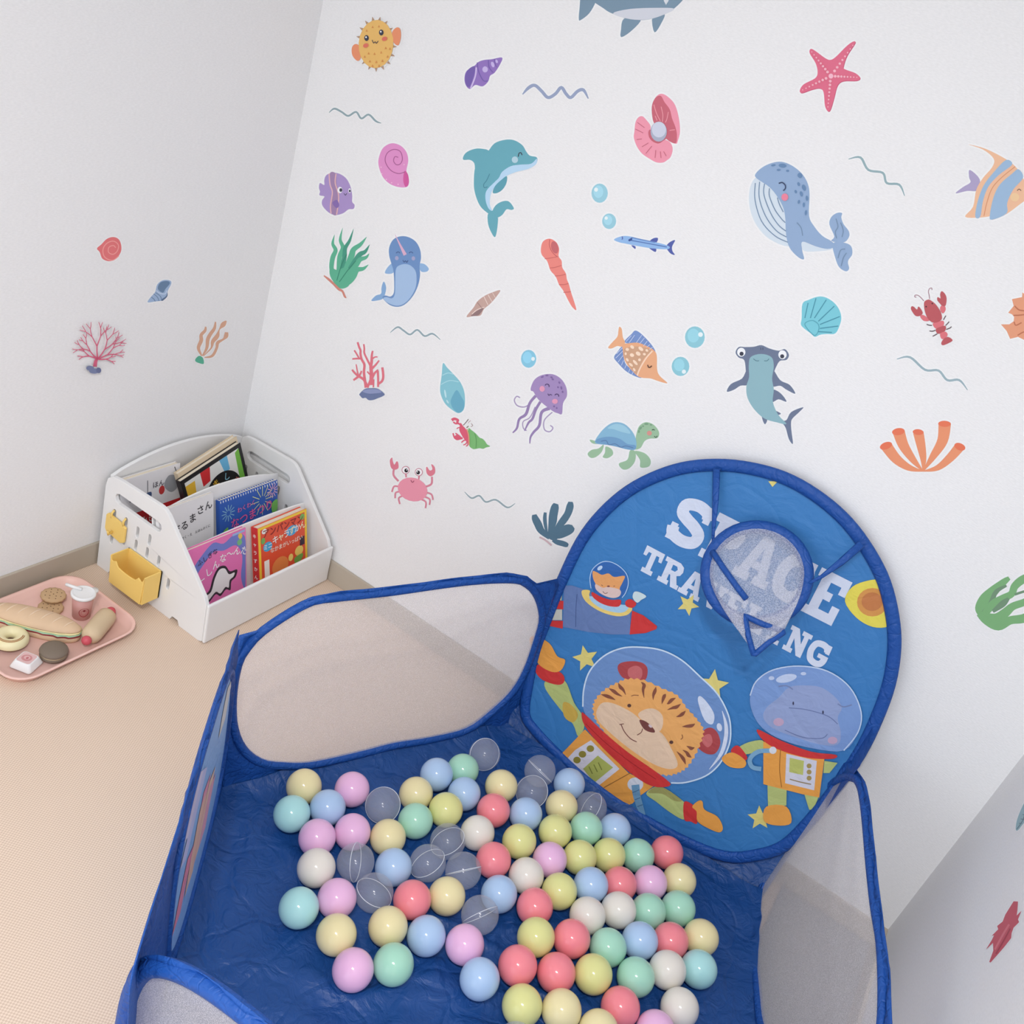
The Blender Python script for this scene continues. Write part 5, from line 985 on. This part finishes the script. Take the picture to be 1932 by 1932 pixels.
yz_plate('divider', .016, lambda s: .214 + .026*math.sin(PI*min(1, s*1.05))**.7, .196, .148, .004)
yz_plate('divider', .016, lambda s: .180 + .008*math.sin(PI*s)**.7, .290, .252, .004)
yz_plate('front_lip', .002, lambda s: .106, .3655, .3605, .0085, ya=-.430, yb=-.012, bev=.0035)
MB().box((.02, -.42, .008), (.366, -.022, .0155)).build('base', WPL, SHF)
# yellow accessories hooked on the side
hp = thing('hook_plate', 'small yellow plastic hook plate clipped high on the rack side', 'hook', (.068, -.436, .14))
MB().plate([(.038, .118), (.088, .112), (.098, .118), (.098, .158), (.088, .162), (.038, .166), (.034, .16), (.034, .124)], [], lambda u, v, d: Vector((u, -.4385 + d, v)), .006).build('plate', YPL, hp, bevel=.0012)
for x in (.05, .089): MB().tube([(x, -.436, .158), (x, -.437, .172), (x, -.431, .178)], .0028, 6).build('prong', YPL, hp)
MB().tube([(.06, -.439, .128), (.06, -.450, .124), (.06, -.452, .134)], .003, 6).build('peg', YPL, hp)
yb = thing('storage_bin', 'yellow plastic bin hung on the rack side with cat-ear front edge', 'bin', (.166, -.46, .04))
x0, x1, ya, yb_, z0, z1 = .112, .222, -.483, -.4325, .038, .112
ear = []
for i in range(25):
    s = i/24; z = z1 - .006 - .016*math.sin(PI*s)**.5
    for c in (.16, .84): z += .010*max(0, 1-abs(s-c)/.09)
    if s < .04 or s > .96: z = z1
    ear.append((x0 + (x1-x0)*s, z))
MB().plate([(x1-.004, z0), (x0+.004, z0)] + ear, [], lambda u, v, d: Vector((u, ya + d, v)), .003).build('front', YPL, yb, bevel=.0008)
b = MB(); b.box((x0, ya+.003, z0), (x0+.003, yb_, z1)).box((x1-.003, ya+.003, z0), (x1, yb_, z1)).box((x0, yb_-.003, z0), (x1, yb_, z1)).box((x0+.003, ya+.003, z0), (x1-.003, yb_-.003, z0+.003))
b.build('bin_body', YPL, yb)

# ---------------------------------------------------------------- books
PAGE = mat('paper_pages', (238, 226, 206), .8, .2, bump=.3, bscale=900, bstretch=(1, .05, .05))
COVP = mat('printed_cover', (255, 255, 255), .35, .45, attr=True)
def book(label, y0, wd, ht, th, xb, zb, tilt, covcol, design, roll=0, spine=None, name='picture_book', piv=0):
    t = math.radians(tilt); U = Vector((0, 1, 0)); V = Vector((-math.sin(t), 0, math.cos(t))); N = U.cross(V)
    if roll:
        M = Matrix.Rotation(math.radians(roll), 3, N); U = M @ U; V = M @ V
    O = Vector((xb, y0, zb + th*math.sin(t))); Rm = Matrix((U, V, N)).transposed()
    tg = thing(name, label, 'book', O + U*(wd/2))
    MB().box((.002, .002, -th+.0022), (wd-.002, ht-.002, -.0022), Rm, O).build('pages', PAGE, tg)
    mb = MB()
    for a, b in (((0, 0, -.002), (wd, ht, 0)), ((0, 0, -th), (wd, ht, -th+.002))): mb.box(a, b, Rm, O, covcol)
    mb.box((0, 0, -th+.002), (.002, ht, -.002), Rm, O, spine or covcol)
    cv = mb.build('cover', COVP, tg)
    f = lambda x, y, z: O + U*(x*wd) + V*((1-y)*ht) + N*(z + .0003)
    pm = MB(); design(pm, f, ht/wd); pm.build('cover_print', COVP, cv, recalc=False)
    if spine:
        sm_ = MB(); g = lambda x, y, z: O - U*(z+.0003) + V*((1-y)*ht) + N*(-th + x*th)
        for i, ch in enumerate('ミニずかん'): put_text(sm_, ch, lambda x, y, z: g(x, y, z), .5, .12+.09*i, .09*0+.0001, (250, 246, 240), 1e-4)
        vs = []
        for i, ch in enumerate('キャラずかん'):
            tv, tf = text_tris(ch); sm_.add([g(.5 + x*.55, .14 + .13*i - y*.075, 2e-4) for x, y in tv], tf, (252, 248, 240))
        sm_.build('spine_print', COVP, cv, recalc=False)
    return tg
def txt(pm, f, asp, s, cx, cy, h, col, lift, rot=0, sx=1.0):
    """cover text, h = glyph height as share of the cover width"""
    vs, fs = text_tris(s); c, q = math.cos(math.radians(rot)), math.sin(math.radians(rot))
    pm.add([f(cx + (x*sx*c + y*q)*h, cy + (x*sx*q - y*c)*h/asp, lift) for x, y in vs], fs, col)
def d_pink(pm, f, a):
    prims(pm, [('q', (236, 122, 184), rect(0, 0, 1, 1)), ('p', (116, 128, 204), [(.2, .16), (.42, .03), (.6, .1), (.78, .04), (.98, .12), (.99, .5), (.97, .9), (.9, .7), (.93, .4), (.82, .2), (.6, .2), (.42, .16), (.22, .3), (.1, .4), (.06, .3)]),
               ('p', (116, 128, 204), [(.0, .45), (.1, .4), (.2, .62), (.08, .72), (0, .66)]), ('p', (240, 200, 90), [(.86, .08), (.9, .04), (.94, .1), (.9, .14)]), ('p', (122, 190, 130), [(.84, .16), (.9, .13), (.93, .2), (.87, .22)]),
               ('q', (160, 186, 230), rect(.76, .02, .98, .05)), ('P', (52, 44, 52), [(.16, .80), (.22, .72), (.33, .68), (.4, .52), (.5, .41), (.62, .43), (.7, .54), (.83, .56), (.8, .66), (.72, .7), (.7, .82), (.62, .78), (.52, .84), (.44, .78), (.34, .84), (.24, .88)]),
               ('p', (244, 242, 240), [(.20, .80), (.25, .745), (.36, .71), (.43, .55), (.51, .45), (.61, .465), (.68, .575), (.78, .585), (.76, .64), (.69, .67), (.67, .77), (.61, .74), (.52, .80), (.44, .745), (.33, .81), (.25, .845)])], f)
    for i, (ch, y) in enumerate(zip('だーしんな〜んた', (.62, .50, .42, .36, .31, .29, .29, .33))): txt(pm, f, a, ch, .08 + .125*i, y, .13, (250, 248, 248), 9e-4, -22 + 7*i)
    txt(pm, f, a, 'ンナからん〜', .5, .94, .1, (120, 30, 60), 9e-4, -3)
    txt(pm, f, a, 'ふしぎな', .32, .2, .09, (60, 50, 90), 9e-4, -14)
def d_red(pm, f, a):
    prims(pm, [('q', (248, 206, 60), rect(0, 0, 1, 1)), ('q', (232, 84, 52), rect(.045, .04, .955, .96)), ('e', (70, 170, 214), .18, .34, .09, .075), ('e', (74, 168, 220), .68, .25, .12, .08),
               ('q', (250, 246, 236), rect(.1, .55, .2, .85)), ('e', (236, 140, 74), .42, .74, .17, .15), ('e', (246, 214, 110), .82, .63, .09, .08), ('p', (120, 176, 80), [(.72, .72), (.9, .7), (.86, .8), (.74, .82)]), ('e', (248, 220, 120), .64, .68, .05, .06),
               ('e', (240, 240, 236), .12, .08, .05, .04), ('e', (120, 180, 90), .9, .1, .05, .05), ('e', (120, 180, 90), .09, .22, .04, .05), ('q', (60, 40, 60), rect(.84, .42, .94, .56)), ('q', (64, 44, 50), rect(.1, .9, .7, .95))], f)
    txt(pm, f, a, 'アンパンマン', .5, .13, .14, (140, 30, 36), 9e-4, 0)
    txt(pm, f, a, 'ミニ', .18, .34, .09, (250, 250, 250), 9e-4)
    for i, ch in enumerate('キャラずかん'): txt(pm, f, a, ch, .33 + .115*i, .29 - .01*i, .135, ((250, 246, 240), (250, 240, 200))[i % 2], 9.5e-4)
    txt(pm, f, a, 'なかまがいっぱい', .56, .43, .085, (250, 238, 220), 9e-4)
def d_white(pm, f, a):
    prims(pm, [('q', (240, 238, 238), rect(0, 0, 1, 1)), ('p', (150, 74, 62), [(.35, .96), (.37, .78), (.46, .66), (.62, .62), (.78, .66), (.88, .78), (.89, .96)]), ('p', (112, 60, 54), [(.42, .72), (.62, .64), (.82, .72), (.62, .69)])], f)
    for i, (ch, y) in enumerate(zip('だるまさん', (.28, .26, .21, .15, .13))): txt(pm, f, a, ch, .30 + .15*i, y, .15, (46, 42, 46), 6e-4, -6)
    txt(pm, f, a, 'さく・え　えほんのくに', .66, .38, .05, (96, 92, 96), 6e-4, -4)
def d_fest(pm, f, a):
    fw = []
    for cx, cy, r, c in ((.14, .2, .11, (150, 200, 220)), (.72, .2, .2, (226, 232, 170)), (.9, .12, .1, (240, 190, 210))):
        for k in range(12): fw.append(('l', c, .01, [(cx + r*.3*math.cos(k*PI/6), cy + r*.3*math.sin(k*PI/6)), (cx + r*math.cos(k*PI/6), cy + r*math.sin(k*PI/6))]))
    prims(pm, [('q', (54, 98, 186), rect(0, .03, 1, 1))] + fw + [('p', (226, 96, 70), [(.02, .55), (.14, .5), (.14, .72), (.04, .78)]), ('p', (232, 176, 140), [(.02, .8), (.14, .76), (.15, .96), (.03, .96)]), ('e', (196, 176, 196), .26, .78, .1, .13), ('p', (160, 156, 160), [(.38, .8), (.5, .68), (.66, .72), (.8, .68), (.84, .86), (.4, .95)]),
        ('p', (222, 92, 66), [(.72, .56), (.96, .48), (.98, .66), (.78, .72)]), ('p', (120, 190, 90), [(.88, .3), (.98, .26), (.98, .42), (.9, .44)]), ('p', (120, 190, 90), [(.04, .42), (.12, .38), (.1, .48)])], f)
    txt(pm, f, a, 'なつまつり', .54, .34, .15, (236, 100, 160), 2.2e-3, -6, 1.0)
    txt(pm, f, a, 'わくわく', .44, .20, .08, (236, 120, 170), 2.2e-3, -6)
def d_nih(pm, f, a):
    prims(pm, [('q', (236, 234, 236), rect(0, 0, 1, 1)), ('q', (210, 44, 48), rect(0, .40, 1, .64)), ('e', (200, 60, 60), .68, .24, .05, .05), ('p', (160, 162, 168), [(.72, .2), (.8, .1), (.94, .14), (.96, .26), (.84, .3)]), ('p', (70, 90, 130), [(.36, .24), (.5, .22), (.48, .32), (.38, .34)]), ('l', (60, 60, 66), .01, [(.44, .08), (.44, .22)]), ('l', (80, 80, 86), .012, [(.9, .02), (.95, .12)])], f)
    txt(pm, f, a, 'に', .2, .22, .16, (70, 74, 90), 9e-4); txt(pm, f, a, 'ほん', .62, .16, .1, (90, 84, 96), 9e-4)
    txt(pm, f, a, 'よみきかせ', .5, .52, .13, (250, 236, 230), 9e-4)
def d_stripe(pm, f, a):
    prims(pm, [('q', (30, 28, 30), rect(0, 0, 1, 1)), ('q', (236, 236, 232), rect(.05, .06, .95, .95)), ('q', (214, 48, 52), [(.3, .06), (.46, .06), (.42, .28), (.30, .3)]), ('q', (238, 190, 60), [(.05, .12), (.2, .12), (.16, .5), (.05, .52)]), ('q', (110, 186, 226), [(.62, .06), (.75, .06), (.75, .3), (.66, .3)]), ('q', (120, 190, 70), [(.88, .1), (.95, .06), (.95, .75), (.86, .75)]), ('q', (96, 180, 210), [(.5, .62), (.7, .6), (.72, .9), (.5, .9)]),
        ('p', (28, 26, 28), ell_pts(.58, .62, .30, .36)), ('p', (236, 236, 232), ell_pts(.58, .66, .16, .2)), ('q', (220, 60, 60), rect(.05, .6, .2, .9))], lambda x, y, z: f(x, y*.77, z))
    for i, ch in enumerate('しましま'):
        th = math.radians(200 + 47*i); txt(pm, f, a, ch, .58 + .23*math.cos(th), .49 + .21*math.sin(th), .11, ((240, 236, 220), (238, 190, 60), (150, 210, 230), (220, 120, 110))[i], 9e-4, -60 + 40*i)
book('pink picture book with a white blob figure, front left in the rack', -.416, .174, .176, .012, .312, .0175, 14, (236, 122, 184), d_pink)
book('thick red-orange children book with yellow border, front right in the rack', -.212, .170, .166, .022, .327, .0175, 16, (236, 90, 56), d_red, spine=(214, 48, 52))
book('white picture book with black brushed title, middle row left', -.416, .160, .222, .010, .216, .0175, 12.5, (240, 238, 238), d_white)
fb = book('blue summer festival picture book with spiral top binding, middle row right', -.240, .196, .196, .012, .222, .0175, 13.5, (54, 98, 186), d_fest)
sp_ = MB(); t_ = math.radians(13.5); V_ = Vector((-math.sin(t_), 0, math.cos(t_))); N_ = Vector((0, 1, 0)).cross(V_)
for i in range(24):
    p = Vector((.222, -.236+.188*i/23, .0175)) + V_*.194 - N_*.006
    sp_.tube([p + V_*(.005*math.cos(a)) + N_*(.0075*math.sin(a)) for a in [2*PI*k/10 for k in range(10)]], .0011, 5, True)
spo = sp_.build('spiral_binding', WPL, fb); spo['kind'] = 'stuff'
book('white picture book with a red title band, back row left', -.416, .172, .228, .016, .080, .0175, 10, (238, 236, 236), d_nih)
book('black picture book with coloured stripes leaning askew, back row right', -.222, .200, .215, .016, .1295, .019, 13, (34, 32, 34), d_stripe, roll=15)
book('plain cream-edged book leaning behind the striped black book', -.212, .196, .225, .014, .1125, .019, 13, (226, 206, 176), lambda pm, f, a: prims(pm, [('q', (226, 206, 176), rect(0, 0, 1, 1))], f), roll=15)

# ---------------------------------------------------------------- toy food on a tray
def rrect(x0, x1, y0, y1, r, z, n=6):
    o = []
    for cx, cy, a0 in ((x1-r, y1-r, 0), (x0+r, y1-r, PI/2), (x0+r, y0+r, PI), (x1-r, y0+r, 3*PI/2)):
        for i in range(n+1): a = a0 + PI/2*i/n; o.append(Vector((cx + r*math.cos(a), cy + r*math.sin(a), z)))
    return o
TX0, TX1, TY0, TY1 = .022, .268, -.815, -.503
def rr_(ins, z): return rrect(TX0+ins, TX1-ins, TY0+ins, TY1-ins, max(.012, .052-ins), z)
PKT = mat('pink_tray_plastic', (243, 200, 188), .4, .4)
tag(MB().loops([rr_(.014, 0), rr_(.004, .016), rr_(0, .0195), rr_(.0008, .021), rr_(.005, .021), rr_(.009, .017), rr_(.018, .0035)], cap0=True, cap1=True).build('serving_tray', PKT, org=(.145, -.659, 0)), 'pink rounded plastic tray of toy food on the floor', 'tray')
ZT = .0038
def dome(rx, ry, h, org, ang, n=32, k=10, pinch=1.0, flat=0.0):
    """half ellipsoid loops"""
    M = Matrix.Rotation(ang, 3, 'Z'); rings = []
    for i in range(k+1):
        a = (PI/2)*i/k; c = max(.02, math.cos(a))
        rings.append([M @ Vector((rx*c*math.copysign(abs(math.cos(2*PI*j/n))**.8, math.cos(2*PI*j/n)), ry*c*math.sin(2*PI*j/n), flat + h*math.sin(a))) + Vector(org) for j in range(n)])
    return rings
BRD = mat('toy_bread', (222, 190, 156), .6, .3, bump=.5, bscale=70, var=.08, vscale=40)
# sub sandwich
sc_ = Vector((.128, -.675, 0)); ang = math.atan2(.083, .145)
sw = thing('toy_sandwich', 'long toy sub sandwich with lettuce and ham layers on the pink tray', 'toy food', (sc_.x, sc_.y, ZT))
def slab(rx, ry, z0, z1, wob=0, nn=56, k=2.6):
    M = Matrix.Rotation(ang, 3, 'Z'); out = []
    for z, s in ((z0, .96), (z0+(z1-z0)*.3, 1), (z1-(z1-z0)*.2, 1), (z1, .97)):
        rg = []
        for j in range(nn):
            a = 2*PI*j/nn; c, q = math.cos(a), math.sin(a); w_ = 1 + wob*math.sin(j*2.3)
            rg.append(M @ Vector((rx*s*math.copysign(abs(c)**(2/k), c), ry*s*w_*math.copysign(abs(q)**(2/k), q), z + wob*.02*math.sin(j*1.7))) + sc_)
        out.append(rg)
    return out
MB().loops(slab(.096, .028, ZT, ZT+.013), cap0=True, cap1=True).build('bread_bottom', BRD, sw)
MB().loops(slab(.097, .0285, ZT+.013, ZT+.018, .04), cap0=True, cap1=True).build('ham', mat('toy_ham', (158, 52, 62), .5), sw)
MB().loops(slab(.098, .030, ZT+.018, ZT+.022, .05), cap0=True, cap1=True).build('lettuce', mat('toy_lettuce', (168, 202, 168), .5), sw)
MB().loops(slab(.097, .029, ZT+.022, ZT+.026, .02), cap0=True, cap1=True).build('cheese', mat('toy_cheese', (238, 226, 166), .5), sw)
MB().loops(dome(.097, .029, .020, (sc_.x, sc_.y, ZT+.026), ang), cap0=True, cap1=True).build('bread_top', BRD, sw)
for i in range(-3, 4):
    M = Matrix.Rotation(ang, 3, 'Z'); pts = []
    for k in range(7):
        v = -.016 + .032*k/6; u = i*.024 + v*.45; h = .020*math.sqrt(max(0, 1-(u/.097)**2-(v/.029)**2))
        pts.append(M @ Vector((u, v, ZT+.0262+h)) + sc_)
    MB().tube(pts, [.0004, .0014, .002, .002, .002, .0014, .0004], 6).build('bread_score', mat('toy_bread_score', (232, 204, 174), .6), sw)
BSC = mat('toy_biscuit', (206, 172, 132), .65, .3, bump=.3, bscale=120); BHD = mat('biscuit_hole', (110, 82, 56), .8)
def biscuit(label, x, y, z, tiltv):
    t = thing('toy_biscuit', label, 'toy food', (x, y, z), 'toy biscuits on the tray'); M = Matrix.Rotation(tiltv, 3, 'X')
    MB().lathe([(.020, 0), (.0255, .002), (.0262, .005), (.025, .0075), (.020, .0085)], (x, y, z), 48, M, wob=lambda a: 1+.03*math.sin(a*14)).build('biscuit', BSC, t)
    h = MB()
    for dx, dy in [(0, 0)] + [(.009*math.cos(k*PI/2), .009*math.sin(k*PI/2)) for k in range(4)] + [(.017*math.cos(k*PI/4+.4), .017*math.sin(k*PI/4+.4)) for k in range(8)]:
        h.lathe([(.0012, .0070), (.0012, .0089)], Vector((x, y, z)) + M @ Vector((dx, dy, 0)), 8, M)
    o = h.build('holes', BHD, t); o['kind'] = 'stuff'
biscuit('round dotted toy biscuit on top, beside the drink cup', .072, -.590, ZT+.010, .0)
biscuit('round dotted toy biscuit partly under the other, touching the sandwich', .094, -.612, ZT, 0)
# drink cup
cx, cy = .147, -.575
cp = thing('toy_cup', 'pink toy drink cup with white lid on the tray', 'toy cup', (cx, cy, ZT))
MB().lathe([(.018, 0), (.0188, .001), (.0225, .059)], (cx, cy, ZT), 36).build('cup', mat('toy_cup_pink', (206, 150, 142), .35), cp)
MB().lathe([(.0238, .057), (.0258, .059), (.0258, .064), (.0225, .066), (.0215, .065), (.019, .0645)], (cx, cy, ZT), 36).build('lid', WPL, cp)
MB().tube([(cx-.008, cy+.002, ZT+.067), (cx-.026, cy-.010, ZT+.069), (cx-.038, cy-.016, ZT+.070)], .0036, 8).build('straw', WPL, cp)
MB().lathe([(.009, 0), (.009, .004)], (cx+.004, cy+.024, ZT+.060), 16).build('lid_tab', WPL, cp)
lg = MB(); dcam = math.atan2(CAM.y-cy, CAM.x-cx) + .25
lgp = lambda x, y, z: Vector((cx, cy, ZT)) + Vector((math.cos(dcam+x)*(.0188+.0037*(y/.059)+.0006+z), math.sin(dcam+x)*(.0188+.0037*(y/.059)+.0006+z), y))
prims(lg, [('e', (176, 70, 74), 0, .024, .52, .0125), ('e', (206, 132, 128), 0, .024, .36, .0085), ('e', (150, 50, 56), 0, .030, .12, .003)], lgp, step=8e-5)
lg.build('cup_print', COVP, cp, recalc=False)
# rolled crepe with red ends
a, b = Vector((.193, -.540, ZT+.0215)), Vector((.236, -.628, ZT+.0215)); d = (b-a).normalized()
rl = thing('toy_hot_dog', 'beige toy hot dog roll with round red sausage ends on the tray', 'toy food', (.214, -.584, ZT))
pts = [a.lerp(b, k/10) for k in range(11)]
MB().tube(pts, [.010, .0195, .0212, .0214, .0214, .0214, .0214, .0214, .0212, .0195, .010], 28).build('bun', mat('toy_bun', (214, 190, 156), .6, .3, bump=.25, bscale=90), rl)
SAU = mat('toy_sausage', (208, 84, 96), .45)
for q, s in ((a, -1), (b, 1)):
    c = q + d*s*.006
    MB().tube([c - d*.010, c - d*.008, c - d*.004, c, c + d*.004, c + d*.008, c + d*.0098], [.002, .0065, .0095, .0108, .0098, .0065, .001], 16).build('sausage_end', SAU, rl)
# doughnut
dc = Vector((.140, -.738, ZT)); dn = thing('toy_doughnut', 'toy ring doughnut with cream icing at the left of the tray', 'toy food', dc)
def tor(R, r, z, n=40, k=14, a0=0, a1=2*PI, lift=0, wob=0):
    full = a1-a0 > 6.2
    return [[dc + Vector(((R+(r+lift)*math.cos(a0+(a1-a0)*j/k))*math.cos(2*PI*i/n), (R+(r+lift)*math.cos(a0+(a1-a0)*j/k))*math.sin(2*PI*i/n), z+(r+lift)*math.sin(a0+(a1-a0)*j/k))) for i in range(n)] for j in range(k+1)]
MB().loops(tor(.0215, .0125, .0125)).build('ring', mat('toy_doughnut_brown', (150, 104, 66), .6), dn)
MB().loops(tor(.0215, .0125, .0125, a0=-.25, a1=PI+.3, lift=.0012)).build('icing', mat('toy_icing', (240, 228, 182), .45), dn)
for rr0 in (.0235, .0262):
    MB().tube([dc + Vector((rr0*math.cos(t), rr0*math.sin(t), .0265 - (.0008 if rr0 > .025 else 0))) for t in [-2.2 + 2.9*k/14 for k in range(15)]], .0008, 6).build('icing_line', mat('icing_brown', (176, 120, 70), .5), dn)
# round dark cookie sandwich
mc = Vector((.221, -.697, ZT)); mt_ = thing('toy_macaron', 'dark grey-brown toy macaron on the tray near the front rim', 'toy food', mc)
DBR = mat('toy_cocoa', (126, 112, 98), .6, .3, bump=.2, bscale=90)
MB().lathe([(.020, 0), (.0265, .003), (.0275, .007), (.0265, .009)], mc, 36).build('lower_shell', DBR, mt_)
MB().lathe([(.0255, .0088), (.0262, .011), (.0255, .0135)], mc, 36).build('filling', mat('toy_cream_filling', (196, 178, 146), .6), mt_)
MB().lathe([(.0268, .0132), (.0282, .0155), (.0265, .0195), (.020, .0235), (.010, .0255), (.001, .026)], mc, 36).build('upper_shell', DBR, mt_)
# jam cup
jc = Vector((.212, -.752, ZT)); jm = thing('toy_jam_cup', 'white square toy jam cup with pink top at the tray corner', 'toy food', jc)
def sq(h, r, z):
    A = math.radians(20); M = Matrix.Rotation(A, 3, 'Z'); return [jc + M @ p for p in rrect(-h, h, -h, h, r, z)]
MB().loops([sq(.0215, .006, 0), sq(.0235, .006, .002), sq(.0225, .006, .004), sq(.0175, .006, .0165), sq(.0165, .006, .018), sq(.0155, .006, .0182)], cap0=True, cap1=True).build('pot', WPL, jm)
jp = MB(); M20 = Matrix.Rotation(math.radians(20), 3, 'Z')
prims(jp, [('q', (226, 186, 184), [(p.x, p.y) for p in rrect(-.0148, .0148, -.0148, .0148, .005, 0)]), ('e', (208, 142, 142), 0, .0, .0105, .0095), ('e', (226, 180, 178), 0, .001, .006, .0055), ('e', (196, 112, 116), .001, 0, .0025, .0035)], lambda x, y, z: jc + M20 @ Vector((x, y, .0184+z)), step=6e-5)
jp.build('lid_print', COVP, jm, recalc=False)
# flat grey mat in the corner behind the pit
tag(MB().box((1.682, -.52, 0), (1.884, -.010, .008)).build('floor_mat', mat('grey_felt', (138, 138, 140), .9, .15, bump=.5, bscale=500, var=.06, vscale=60), org=(1.78, -.3, 0)), 'thin grey felt floor mat in the corner behind the right mesh panel', 'mat')
for o in bpy.data.objects:
    if '_o' in o: del o['_o']
